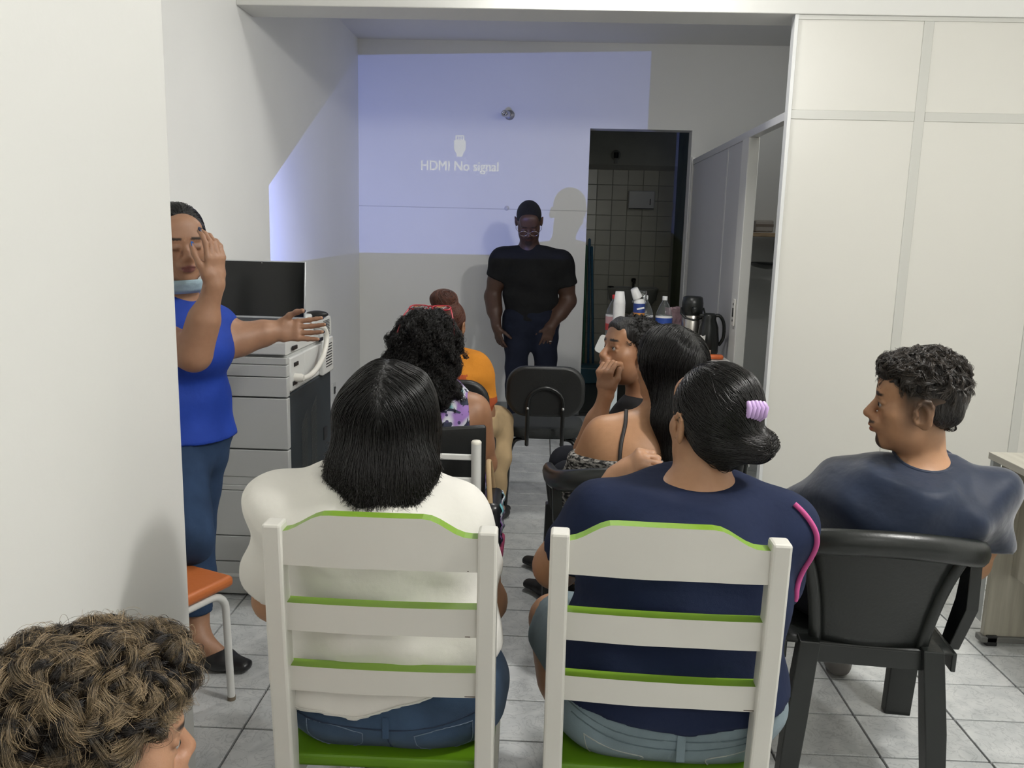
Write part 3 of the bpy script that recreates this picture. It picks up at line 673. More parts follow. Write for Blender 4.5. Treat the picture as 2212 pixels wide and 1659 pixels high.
wb_ = thing('white_packet', 'open white paper packet in front of the coffee jug', 'packet', (.905, 4.895, ZT))
MB().grid([[(.042*math.cos(2*PI*j/16)*(1+.12*i/6), .028*math.sin(2*PI*j/16), .125*i/6+.010*(i == 6)*math.sin(3*j)) for j in range(17)] for i in range(7)], thick=-.003).obj('packet', mat('white_packet', (.72, .70, .66), .5, bump=.5, bscale=25), wb_)
op = thing('biscuit_pack', 'torn orange biscuit packet at the front of the drinks table', 'packet', (.985, 4.835, ZT))
MB().box((0, 0, .014), (.13, .055, .026), bev=.011, seg=3).obj('wrapper', mat('orange_foil', (.72, .16, .04), .3, bump=.7, bscale=28), op)
MB().grid([[(-.055+.05*j/5, .0+.004*rr.random(), .02+.032*i/5) for j in range(6)] for i in range(6)], thick=.002).obj('loose_film', mat('beige_film', (.6, .5, .4), .3, trans=.4), op)
bk = thing('black_jar', 'small dark jar with black lid standing left on the drinks table', 'jar', (.425, 4.93, ZT))
MB().lathe([(.030, 0), (.031, .07), (.028, .085)], n=18).obj('jar_body', mat('smoky_glass', (.12, .12, .11), .1, trans=.5), bk); MB().lathe([(.032, .085), (.033, .115), (.0, .118)], n=18).obj('lid', M_dark, bk)
fc = thing('foam_tray', 'open white foam food tray tilted at the left of the drinks table', 'tray', (.452, 4.79, ZT))
MB().box((0, 0, .016), (.085, .11, .03), bev=.008).obj('tray_base', mat('white_foam', (.72, .73, .71), .6), fc)
MB().prism(rrect(.125, .105, .02, 4), -.006, .006, 'y').obj('tray_lid', MATS['white_foam'], fc, loc=(-.072, .0, .062), rot=(.15, .38, 0))

# ------------------------------------------------------------------ washroom fittings
SK = thing('wash_basin', 'pale wall-hung wash basin with a dark tap in the washroom', 'basin', (.92, YW-.03, .86))
vs = []; nb = 28; prof = [(.02, -.20), (.10, -.185), (.17, -.13), (.225, -.05), (.245, .05), (.248, .062), (.225, .062), (.20, .02), (.12, -.05), (.0, -.06)]
mb = MB()
for r, z in prof:
    for j in range(nb+1):
        a = PI+PI*j/nb; vs.append((r*1.05*math.cos(a), r*1.55*math.sin(a), z))
mb.add(vs, [(i*(nb+1)+j, i*(nb+1)+j+1, (i+1)*(nb+1)+j+1, (i+1)*(nb+1)+j) for i in range(len(prof)-1) for j in range(nb)], 0, True)
mb.box((0, .005, .005), (.50, .02, .14), bev=.005)
mb.obj('bowl', mat('basin_ceramic', (.52, .53, .50), .2), SK)
MB().box((0, -.06, .058), (.46, .10, .016), bev=.005).obj('tap_ledge', MATS['basin_ceramic'], SK)
MB().tube(smooth_path([(0, -.05, .06), (0, -.05, .11), (0, -.07, .135), (0, -.13, .13), (0, -.14, .11)]), .011, n=10).obj('tap', M_dark, SK)
MB().lathe([(.02, 0), (.024, .02), (.02, .035), (0, .037)], n=14, c=(0, -.05, .125)).obj('tap_knob', M_dark, SK)
MB().sphere((-.23, -.06, .07), (.035, .03, .010), n=8).obj('soap', M_dark, SK)
MB().tube([(0, -.10, -.20), (0, -.10, -.40), (0, .0, -.42)], .02, n=10).obj('drain_pipe', mat('drain_grey', (.45, .45, .43), .5), SK)
PD = thing('paper_dispenser', 'white paper towel dispenser on the washroom wall above the basin', 'dispenser', (.955, YW-.02, 1.71))
MB().box((0, -.05, .09), (.255, .11, .175), bev=.008).obj('case', mat('dispenser_white', (.75, .76, .76), .35), PD)
MB().box((.085, -.106, .07), (.008, .003, .06)).obj('key_slot', M_dark, PD); MB().box((0, -.10, .004), (.245, .03, .006)).obj('outlet', M_dark, PD)
BH = thing('bulb_socket', 'dark bare bulb socket on a round plate high on the washroom wall', 'socket', (.688, YW-.005, 2.235))
MB().lathe([(.05, 0), (.05, .008), (.035, .02), (0, .022)], n=18, rot=(PI/2, 0, 0)).obj('plate', mat('socket_plate', (.36, .36, .33), .5), BH)
MB().lathe([(.024, 0), (.024, .05), (.02, .055)], n=14, c=(0, -.06, .02), rot=(PI, 0, 0)).lathe([(.018, 0), (.018, .05)], 1, n=14, c=(0, -.06, -.035), rot=(PI, 0, 0)).obj('holder', [M_dark, MATS['drain_grey']], BH)
MB().tube([(0, 0, .0), (0, -.04, .01), (0, -.06, .0)], .01, n=8).obj('arm', M_dark, BH)
for lab, x, ztop, cx, m in (('green broom handle leaning in the washroom corner', .425, 1.335, .435, mat('green_handle', (.03, .16, .09), .35)), ('tall blue mop handle leaning in the washroom corner', .452, 1.40, .485, mat('blue_handle', (.02, .12, .24), .35)), ('short blue broom handle leaning in the washroom corner', .478, 1.325, .535, mat('blue_handle2', (.02, .14, .26), .35))):
    o = thing('broom', lab, 'broom', (cx, 8.44, 0)); MB().tube([(0, 0, .10), (x-cx, .10, ztop)], .0125, n=10).lathe([(.013, 0), (0, .012)], 0, n=10, c=(x-cx, .10, ztop)).obj('handle', m, o)
    MB().prism([(-.12, 0), (.12, 0), (.09, .09), (-.09, .09)], -.018, .018, 'x').obj('brush', mat('bristle', (.05, .06, .07), .9, bump=1, bscale=200, stretch=(1, 1, .1)), o)
    MB().lathe([(.018, .08), (.016, .14)], n=10).obj('ferrule', m, o)
DP = thing('dustpan', 'blue long-handled dustpan box on the washroom floor', 'dustpan', (.50, 8.25, 0))
mb = MB(); mb.box((0, 0, .075), (.27, .20, .15), bev=.012); mb.box((0, -.02, .165), (.20, .14, .04), bev=.012); mb.obj('bin', mat('dustpan_blue', (.03, .12, .17), .4), DP)
MB().box((0, 0, .150), (.255, .19, .015), bev=.004).obj('rim', mat('dustpan_rim', (.20, .30, .34), .4), DP)

# ------------------------------------------------------------------ fittings on the walls and ceiling
LB = thing('lamp_holder', 'chrome lamp holder with round plate on the back wall', 'lamp holder', (-.295, YB, 2.325))
MB().lathe([(.038, 0), (.038, .008), (.03, .016), (0, .018)], n=20, rot=(PI/2, 0, 0)).obj('plate', mat('holder_grey', (.35, .35, .36), .35, metal=.5), LB)
MB().lathe([(.024, 0), (.026, .05), (.020, .06), (.012, .05), (0, .045)], n=18, c=(-.012, -.045, .0), rot=(PI/2, 0, -.5)).obj('socket', mat('chrome', (.55, .55, .57), .12, metal=1), LB)
MB().tube([(0, -.01, 0), (-.005, -.05, .01)], .012, n=8).obj('arm', M_dark, LB)
HK = thing('wall_stud', 'small pale round stud on the back wall beside the standing man', 'stud', (-.30, YB, 1.628))
MB().lathe([(.018, 0), (.018, .006), (.010, .012), (0, .013)], n=16, rot=(PI/2, 0, 0)).obj('stud', mat('stud_white', (.66, .66, .66), .4), HK)
OT = thing('wall_socket', 'white wall socket low on the left wall beside the printer', 'socket', (XL, 5.79, .30))
MB().box((.004, 0, 0), (.008, .085, .125), bev=.003).obj('plate', mat('socket_white', (.72, .72, .70), .4), OT); MB().box((.009, .0, .01), (.006, .034, .05)).obj('insert', M_dark, OT); MB().box((.0085, .015, .025), (.01, .02, .01)).obj('rocker', M_dark, OT)
CL = thing('ceiling_lamp', 'white cylindrical ceiling lamp of the back room near the header beam', 'lamp', (.86, 5.5, ZC))
MB().lathe([(.052, -.135), (.055, -.13), (.055, -.01), (.062, -.005), (.062, 0)], n=24).obj('shade', mat('lamp_white', (.78, .78, .78), .4), CL); MB().lathe([(0, -.120), (.045, -.128)], n=20, capt=False, capb=False).obj('diffuser', mat('lamp_glass', (.5, .5, .5), .3), CL)
o = thing('ceiling_lamp', 'round white ceiling lamp just before the header beam', 'lamp', (.25, 3.75, ZC)); MB().lathe([(.12, -.03), (.13, -.02), (.13, 0)], n=28).obj('fitting', MATS['lamp_white'], o)
for loc, lab in (((1.60, 1.30, ZC), 'bare bulb on the ceiling near the right wall'), ((.90, -1.10, ZC), 'bare bulb on the ceiling at the front of the room'), ((1.55, 4.75, ZC), 'bare bulb on the ceiling of the side store')):
    o = thing('ceiling_or_fill_bulb', lab, 'lamp', loc); MB().lathe([(.05, -.012), (.05, 0)], n=20).lathe([(.018, -.14), (.02, -.012)], n=16).obj('socket', MATS['lamp_white'], o)  # front and side-store sockets belong to the two added fill lights
# ================================================================== people: smooth-blended body volumes turned into meshes
f32 = np.float32
A3 = lambda *v: np.array(v[0] if len(v) == 1 else v, float)
def unit(v): v = A3(v); return v/(np.linalg.norm(v)+1e-12)
class Cap:
    """tapered capsule a->b; with side and flat the section is an ellipse, wide along side"""
    def __init__(s, a, b, ra, rb, flat=1.0, side=None, k=.02, cut=None, op='u', tag=''):
        s.a, s.b, s.ra, s.rb, s.flat, s.k, s.op, s.tag = A3(a), A3(b), ra, rb, flat, k, op, tag
        s.side = None if side is None else unit(side); s.cut = cut or []
    def grow(s, t, k=None):
        f = (min(s.ra, s.rb)*s.flat+t)/(min(s.ra, s.rb)+t) if s.side is not None else 1
        return Cap(s.a, s.b, s.ra+t, s.rb+t, f if s.side is not None else 1.0, s.side, s.k if k is None else k, s.cut, s.op, s.tag)
    def bounds(s): r = max(s.ra, s.rb); return np.minimum(s.a, s.b)-r, np.maximum(s.a, s.b)+r
    def ev(s, X, Y, Z):
        ab = s.b-s.a; L = max(ab @ ab, 1e-9)
        px, py, pz = X-f32(s.a[0]), Y-f32(s.a[1]), Z-f32(s.a[2])
        t = np.clip((px*f32(ab[0])+py*f32(ab[1])+pz*f32(ab[2]))/f32(L), 0, 1)
        dx, dy, dz = px-t*f32(ab[0]), py-t*f32(ab[1]), pz-t*f32(ab[2])
        q = dx*dx+dy*dy+dz*dz; r = s.ra+(s.rb-s.ra)*t
        if s.side is None: d = np.sqrt(q)-r
        else:
            u = dx*f32(s.side[0])+dy*f32(s.side[1])+dz*f32(s.side[2]); u2 = u*u
            d = (np.sqrt(u2+np.maximum(q-u2, 0)/f32(s.flat**2))-r)*f32(s.flat)
        for p, n in s.cut: d = np.maximum(d, (X-f32(p[0]))*f32(n[0])+(Y-f32(p[1]))*f32(n[1])+(Z-f32(p[2]))*f32(n[2]))
        return d
class Ell:
    def __init__(s, c, r, R=None, k=.02, cut=None, op='u', tag=''):
        s.c, s.r = A3(c), A3(r); s.R = np.eye(3) if R is None else np.array(R); s.k, s.cut, s.op, s.tag = k, cut or [], op, tag
    def grow(s, t, k=None): return Ell(s.c, s.r+t, s.R, s.k if k is None else k, s.cut, s.op, s.tag)
    def bounds(s): e = np.sqrt(((s.R*s.r[None, :])**2).sum(1)); return s.c-e, s.c+e
    def ev(s, X, Y, Z):
        px, py, pz = X-f32(s.c[0]), Y-f32(s.c[1]), Z-f32(s.c[2]); k0 = 0; k1 = 0
        for i in range(3):
            q = (px*f32(s.R[0, i])+py*f32(s.R[1, i])+pz*f32(s.R[2, i]))/f32(s.r[i])
            k0 = k0+q*q; k1 = k1+(q/f32(s.r[i]))**2
        k0 = np.sqrt(k0); d = k0*(k0-1)/(np.sqrt(k1)+f32(1e-6))
        for p, n in s.cut: d = np.maximum(d, (X-f32(p[0]))*f32(n[0])+(Y-f32(p[1]))*f32(n[1])+(Z-f32(p[2]))*f32(n[2]))
        return d
def axis_coords(lo, hi, base, fine=()):
    o = [lo]
    while o[-1] < hi:
        st = base
        for a, b, h in fine:
            if a-base <= o[-1] <= b: st = min(st, h)
        o.append(o[-1]+st)
    return np.array(o)
class Field:
    def __init__(s, prims, step=.009, fine=(), pad=.03):
        B = [p.bounds() for p in prims if p.op == 'u']
        lo = np.min([b[0] for b in B], 0)-pad; hi = np.max([b[1] for b in B], 0)+pad
        s.ax = [axis_coords(lo[i], hi[i], step, [(f[0][i], f[1][i], f[2]) for f in fine]) for i in range(3)]
        s.h = step; s.lo = lo
        s.F = np.full([len(a) for a in s.ax], .06, f32)
        for p in prims: s.add(p)
    def add(s, p):
        lo, hi = p.bounds(); m = .035+p.k; sl = []
        for i in range(3):
            a = np.searchsorted(s.ax[i], lo[i]-m); b = np.searchsorted(s.ax[i], hi[i]+m)
            if b-a < 1: return
            sl.append(slice(a, b))
        sl = tuple(sl); X = s.ax[0][sl[0]].astype(f32)[:, None, None]; Y = s.ax[1][sl[1]].astype(f32)[None, :, None]; Z = s.ax[2][sl[2]].astype(f32)[None, None, :]
        d = p.ev(X, Y, Z).astype(f32); F = s.F[sl]; k = f32(max(p.k, 1e-4))
        if p.op == 'u':
            h = np.maximum(k-np.abs(F-d), 0)/k; s.F[sl] = np.minimum(F, d)-h*h*k*f32(.25)
        elif p.op == 's':
            d = -d; h = np.maximum(k-np.abs(F-d), 0)/k; s.F[sl] = np.maximum(F, d)+h*h*k*f32(.25)
    def cut(s, p, n, k=.004):
        n = unit(n); d = ((s.ax[0]-p[0])*n[0]).astype(f32)[:, None, None]+((s.ax[1]-p[1])*n[1]).astype(f32)[None, :, None]+((s.ax[2]-p[2])*n[2]).astype(f32)[None, None, :]
        k = f32(k); h = np.maximum(k-np.abs(s.F-d), 0)/k; s.F = np.maximum(s.F, d)+h*h*k*f32(.25); return s
    def wrinkle(s, amp, waves, seed=0, box=None):
        """cloth folds: sums of bent sine waves; waves = list of (wave vector, weight)"""
        r = np.random.default_rng(seed); X = s.ax[0].astype(f32)[:, None, None]; Y = s.ax[1].astype(f32)[None, :, None]; Z = s.ax[2].astype(f32)[None, None, :]
        D = 0
        for kv, wgt in waves:
            ph = r.uniform(0, 6.28, 4).astype(f32)
            bend = np.sin(X*f32(9)+ph[0])*f32(.9)+np.sin(Z*f32(11)+ph[1])*f32(.8)+np.sin(Y*f32(10)+ph[3])*f32(.6)
            D = D+f32(wgt)*np.sin(X*f32(kv[0])+Y*f32(kv[1])+Z*f32(kv[2])+ph[2]+bend)
        s.F = s.F+f32(amp)*D; return s
    def sample(s, P):
        ix = []; fr = []
        for i in range(3):
            a = s.ax[i]; j = np.clip(np.searchsorted(a, P[:, i])-1, 0, len(a)-2); ix.append(j); fr.append(np.clip((P[:, i]-a[j])/(a[j+1]-a[j]), 0, 1))
        v = 0
        for dx in (0, 1):
            for dy in (0, 1):
                for dz in (0, 1):
                    v = v+s.F[ix[0]+dx, ix[1]+dy, ix[2]+dz]*(fr[0] if dx else 1-fr[0])*(fr[1] if dy else 1-fr[1])*(fr[2] if dz else 1-fr[2])
        return v
    def grad(s, P, e=.006):
        g = np.stack([s.sample(P+d)-s.sample(P-d) for d in np.eye(3)*e], 1); return g/(np.linalg.norm(g, axis=1, keepdims=True)+1e-9)
    def ray_y(s, x, z, y0, y1, n=200, rev=False):
        """first surface met going along y at (x, z)"""
        ys = np.linspace(y0, y1, n); v = s.sample(np.stack([np.full(n, x), ys, np.full(n, z)], 1)); i = np.argmax(v < 0)
        return ys[i] if v[i] < 0 else None
    def mesh(s):
        F = s.F; I = F < 0; nx, ny, nz = F.shape; c = np.zeros((nx-1, ny-1, nz-1), np.int8)
        for dx in (0, 1):
            for dy in (0, 1):
                for dz in (0, 1): c += I[dx:nx-1+dx, dy:ny-1+dy, dz:nz-1+dz]
        cell = np.argwhere((c > 0) & (c < 8)); idx = np.full(c.shape, -1, np.int32); idx[tuple(cell.T)] = np.arange(len(cell))
        acc = np.zeros((len(cell), 3)); cnt = np.zeros(len(cell)); i, j, k = cell.T
        co = [(dx, dy, dz) for dx in (0, 1) for dy in (0, 1) for dz in (0, 1)]
        for a in co:
            for ax in range(3):
                if a[ax]: continue
                b = list(a); b[ax] = 1
                f0 = F[i+a[0], j+a[1], k+a[2]]; f1 = F[i+b[0], j+b[1], k+b[2]]; m = (f0 < 0) != (f1 < 0)
                t = np.where(m, f0/np.where(m, f0-f1, 1), 0); p = np.tile(np.array(a, float), (len(cell), 1)); p[:, ax] += t
                acc[m] += p[m]; cnt[m] += 1
        fr = acc/cnt[:, None]; V = np.empty((len(cell), 3))
        for ax in range(3):
            a = s.ax[ax]; q = cell[:, ax]; V[:, ax] = a[q]+fr[:, ax]*(a[q+1]-a[q])
        Q = []
        for ax in range(3):
            sl0 = [slice(1, -1)]*3; sl0[ax] = slice(0, -1); sl1 = [slice(1, -1)]*3; sl1[ax] = slice(1, None)
            E = I[tuple(sl0)] != I[tuple(sl1)]; e = np.argwhere(E); off = np.ones(3, int); off[ax] = 0; e = e+off
            ins = I[tuple(e.T)]; u, v = [(1, 2), (2, 0), (0, 1)][ax]
            du = np.zeros(3, int); du[u] = 1; dv = np.zeros(3, int); dv[v] = 1
            q = np.stack([idx[tuple((e-du-dv).T)], idx[tuple((e-dv).T)], idx[tuple(e.T)], idx[tuple((e-du).T)]], 1)
            q[~ins] = q[~ins][:, ::-1]; Q.append(q)
        Q = np.concatenate(Q); Q = Q[(Q >= 0).all(1)]
        return V, Q
def smooth_verts(V, Q, n=1, w=.5):
    for _ in range(n):
        S = np.zeros_like(V); c = np.zeros(len(V))
        for a, b in ((0, 1), (1, 2), (2, 3), (3, 0)):
            for p, q in ((a, b), (b, a)):
                for ax in range(3): S[:, ax] += np.bincount(Q[:, p], V[Q[:, q], ax], len(V))
                c += np.bincount(Q[:, p], minlength=len(V))
        V = V*(1-w)+w*S/np.maximum(c, 1)[:, None]
    return V
def raw_mesh(name, V, Q, mats, col=None, parent=None, origin=(0, 0, 0), kind=None, label=None, mi=None):
    me = bpy.data.meshes.new(name); V = V-np.array(origin)
    me.vertices.add(len(V)); me.vertices.foreach_set('co', V.astype(f32).ravel())
    me.loops.add(Q.size); me.loops.foreach_set('vertex_index', Q.astype(np.int32).ravel())
    me.polygons.add(len(Q)); me.polygons.foreach_set('loop_start', np.arange(0, Q.size, 4, dtype=np.int32)); me.polygons.foreach_set('loop_total', np.full(len(Q), 4, np.int32))
    for m in (mats if isinstance(mats, (list, tuple)) else [mats]): me.materials.append(m)
    if mi is not None: me.polygons.foreach_set('material_index', mi.astype(np.int32))
    me.polygons.foreach_set('use_smooth', np.ones(len(Q), bool))
    if col is not None:
        a = me.color_attributes.new('Col', 'FLOAT_COLOR', 'POINT'); a.data.foreach_set('color', np.concatenate([col, np.ones((len(col), 1))], 1).astype(f32).ravel())
    me.update(); me.validate()
    o = bpy.data.objects.new(name, me); C.objects.link(o)
    if parent: o.parent = parent
    if kind: o['kind'] = kind
    if label: o['label'] = label
    return o

# ------------------------------------------------------------------ materials for people
def skin_mat(name, rough=.48):
    m = bpy.data.materials.new(name); t, b = nt(m); a = t.nodes.new('ShaderNodeVertexColor'); a.layer_name = 'Col'
    n = t.nodes.new('ShaderNodeTexNoise'); n.inputs['Scale'].default_value = 55; n.inputs['Detail'].default_value = 5
    mx = t.nodes.new('ShaderNodeMix'); mx.data_type = 'RGBA'; mx.blend_type = 'MULTIPLY'; mx.inputs[0].default_value = .25
    r = t.nodes.new('ShaderNodeValToRGB'); r.color_ramp.elements[0].color = (.72, .66, .62, 1); r.color_ramp.elements[0].position = .3; r.color_ramp.elements[1].position = .62
    g = t.nodes.new('ShaderNodeNewGeometry'); t.links.new(g.outputs['Position'], n.inputs['Vector'])
    t.links.new(n.outputs[0], r.inputs[0]); t.links.new(a.outputs[0], mx.inputs[6]); t.links.new(r.outputs[0], mx.inputs[7]); t.links.new(mx.outputs[2], b.inputs['Base Color'])
    b.inputs['Roughness'].default_value = rough; b.inputs['Subsurface Weight'].default_value = .08; b.inputs['Subsurface Radius'].default_value = (.012, .005, .003)
    n2 = t.nodes.new('ShaderNodeTexNoise'); n2.inputs['Scale'].default_value = 420; t.links.new(g.outputs['Position'], n2.inputs['Vector'])
    bp = t.nodes.new('ShaderNodeBump'); bp.inputs['Strength'].default_value = .12; bp.inputs['Distance'].default_value = .002; t.links.new(n2.outputs[0], bp.inputs['Height']); t.links.new(bp.outputs[0], b.inputs['Normal'])
    return m
M_skin = skin_mat('skin')
def cloth(name, col, rough=.85, weave=900, var=.15, vs=7, bump=.25, sheen=.0):
    """fabric: fine weave relief plus soft blotchy dye variation"""
    if name in MATS: return MATS[name]
    m = bpy.data.materials.new(name); t, b = nt(m); g = t.nodes.new('ShaderNodeTexCoord')
    n = t.nodes.new('ShaderNodeTexNoise'); n.inputs['Scale'].default_value = vs; n.inputs['Detail'].default_value = 7; t.links.new(g.outputs['Object'], n.inputs['Vector'])
    r = t.nodes.new('ShaderNodeValToRGB'); r.color_ramp.elements[0].position = .35; r.color_ramp.elements[1].position = .65
    r.color_ramp.elements[0].color = (*[c*(1-var) for c in col], 1); r.color_ramp.elements[1].color = (*col, 1)
    t.links.new(n.outputs[0], r.inputs[0]); t.links.new(r.outputs[0], b.inputs['Base Color'])
    b.inputs['Roughness'].default_value = rough; b.inputs['Sheen Weight'].default_value = sheen; b.inputs['Specular IOR Level'].default_value = .25
    n2 = t.nodes.new('ShaderNodeTexNoise'); n2.inputs['Scale'].default_value = weave; t.links.new(g.outputs['Object'], n2.inputs['Vector'])
    n3 = t.nodes.new('ShaderNodeTexNoise'); n3.inputs['Scale'].default_value = 16; n3.inputs['Detail'].default_value = 3; t.links.new(g.outputs['Object'], n3.inputs['Vector'])
    b1 = t.nodes.new('ShaderNodeBump'); b1.inputs['Strength'].default_value = bump; b1.inputs['Distance'].default_value = .003; t.links.new(n2.outputs[0], b1.inputs['Height'])
    b2 = t.nodes.new('ShaderNodeBump'); b2.inputs['Strength'].default_value = .35; b2.inputs['Distance'].default_value = .012; t.links.new(n3.outputs[0], b2.inputs['Height']); t.links.new(b1.outputs[0], b2.inputs['Normal'])
    t.links.new(b2.outputs[0], b.inputs['Normal']); MATS[name] = m; return m
def hair_mat(name, root, tip, rough=.33, rnd=.35, spec=.5, start=.1):
    m = bpy.data.materials.new(name); t, b = nt(m)
    h = t.nodes.new('ShaderNodeHairInfo'); r = t.nodes.new('ShaderNodeValToRGB'); r.color_ramp.elements[0].color = (*root, 1); r.color_ramp.elements[1].color = (*tip, 1)
    r.color_ramp.elements[0].position = start; r.color_ramp.elements[1].position = .95
    t.links.new(h.outputs['Intercept'], r.inputs[0])
    hsv = t.nodes.new('ShaderNodeHueSaturation'); mr = t.nodes.new('ShaderNodeMapRange'); mr.inputs[3].default_value = 1-rnd; mr.inputs[4].default_value = 1+rnd
    t.links.new(h.outputs['Random'], mr.inputs[0]); t.links.new(mr.outputs[0], hsv.inputs['Value']); t.links.new(r.outputs[0], hsv.inputs['Color']); t.links.new(hsv.outputs[0], b.inputs['Base Color'])
    b.inputs['Roughness'].default_value = rough; b.inputs['Specular IOR Level'].default_value = spec
    return m
def hair_base(name, col, stretch=(1, 1, .06)):
    return mat(name, col, .42, bump=.9, bscale=170, stretch=stretch)

def strands(name, P, r0, r1, m, parent, origin=(0, 0, 0)):
    N, K = P.shape[:2]; hc = bpy.data.hair_curves.new(name); hc.add_curves([K]*N)
    hc.attributes['position'].data.foreach_set('vector', (P-np.array(origin)).astype(f32).ravel())
    ra = hc.attributes.get('radius') or hc.attributes.new('radius', 'FLOAT', 'POINT')
    rr = np.linspace(r0, r1, K)[None, :]*np.ones((N, 1)); rr[:, -1] *= .4
    ra.data.foreach_set('value', rr.astype(f32).ravel()); hc.materials.append(m)
    o = bpy.data.objects.new(name, hc); C.objects.link(o); o.parent = parent; o['kind'] = 'stuff'
    return o
def flow(field, roots, direc, steps, ds, off, stop=None):
    """walk hair strands along the surface of a hair volume; direc(P, i) gives the wanted direction"""
    P = roots.copy(); out = [P.copy()]
    for i in range(steps):
        n = field.grad(P); d = direc(P, i); d = d-n*np.clip((d*n).sum(1, keepdims=True), -9, 9)*.92; d /= np.linalg.norm(d, axis=1, keepdims=True)+1e-9
        P = P+d*(ds.reshape(-1, 1) if isinstance(ds, np.ndarray) else ds); n = field.grad(P); v = field.sample(P)
        corr = np.clip(v-off, -.012, .012); P = P-n*corr[:, None]*.7
        out.append(P.copy())
    return np.stack(out, 1)
def surface_points(V, Q, n, rng, sel=None):
    c = V[Q].mean(1); a = np.linalg.norm(np.cross(V[Q[:, 1]]-V[Q[:, 0]], V[Q[:, 3]]-V[Q[:, 0]]), axis=1)
    if sel is not None: a = a*sel(c)
    i = rng.choice(len(Q), n, p=a/a.sum()); u, v = rng.random((2, n, 1)); q = Q[i]
    return (V[q[:, 0]]*(1-u)+V[q[:, 1]]*u)*(1-v)+(V[q[:, 3]]*(1-u)+V[q[:, 2]]*u)*v

# ------------------------------------------------------------------ anatomy
def rotm(yaw=0, pitch=0, roll=0):
    """head/hand axes: columns = right, forward, up. yaw 0 faces +Y (away from the viewer), positive turns to the left; pitch + looks up"""
    return np.array(Matrix.Rotation(yaw, 3, 'Z') @ Matrix.Rotation(pitch, 3, 'X') @ Matrix.Rotation(roll, 3, 'Y'))
def head_prims(c, R, s=1.0, nose=1.0, jaw=1.0, lips=1.0, ears=1.0):
    W = lambda x, y, z: A3(c)+R @ (A3(x, y, z)*s)
    E = lambda p, r, k=.02, op='u', Rl=None: Ell(W(*p), A3(r)*s, R if Rl is None else R @ Rl, k*s, op=op, tag='head')
    K = lambda a, b, ra, rb, k=.012, op='u', flat=1, side=None: Cap(W(*a), W(*b), ra*s, rb*s, flat, None if side is None else R @ A3(side), k*s, op=op, tag='head')
    L = [E((0, -.014, .034), (.074, .095, .083)), E((0, .022, -.030), (.064*jaw, .064, .086), .03), E((0, .030, -.070), (.053*jaw, .050, .044), .03),
         E((0, .070, -.100), (.024, .018, .017), .025), E((.040, .052, -.022), (.026, .024, .024), .02), E((-.040, .052, -.022), (.026, .024, .024), .02),
         K((-.032, .078, .022), (.032, .078, .022), .014, .014, .016), E((0, .066, .055), (.055, .022, .035), .03)]
    for x in (-1, 1): L.append(E((x*.031, .097, -.001), (.019, .017, .0115), .010, 's'))
    for x in (-1, 1): L += [K((x*.020, .086, .006), (x*.044, .080, .005), .0065, .005, .006), K((x*.020, .085, -.008), (x*.043, .079, -.008), .005, .004, .006)]
    L += [K((0, .085, .010), (0, .104*nose if nose != 1 else .106, -.030), .0085, .0125, .010), E((.012, .095, -.036), (.0095, .012, .0085), .008), E((-.012, .095, -.036), (.0095, .012, .0085), .008),
          E((0, .088, -.055), (.030, .018, .018), .014),
          E((0, .099, -.0590), (.021*lips, .0105, .0062), .005), E((0, .096, -.0705), (.018*lips, .0105, .0075), .005), E((0, .108, -.0645), (.022, .012, .0014), .003, 's')]
    for x in (-1, 1):
        Rl = np.array(Matrix.Rotation(x*.35, 3, 'Z') @ Matrix.Rotation(-.22, 3, 'X'))
        L += [E((x*.079, -.010, -.012), (.0085, .0205*ears, .034*ears), .006, 'u', Rl), E((x*.0855, -.004, -.010), (.0075, .0115*ears, .020*ears), .004, 's', Rl), E((x*.083, .004, -.012), (.004, .006, .010), .004, 'u', Rl)]
        # rim of the ear
        pts = [(x*(.083+.004*math.sin(a)), -.010+.017*ears*math.cos(a)-.006*math.sin(a), -.008+.028*ears*math.sin(a)) for a in [(-.5+1.45*i/7)*PI*.95+.35 for i in range(8)]]
        for a, b in zip(pts, pts[1:]): L.append(K(a, b, .0042, .0042, .004))
    return L
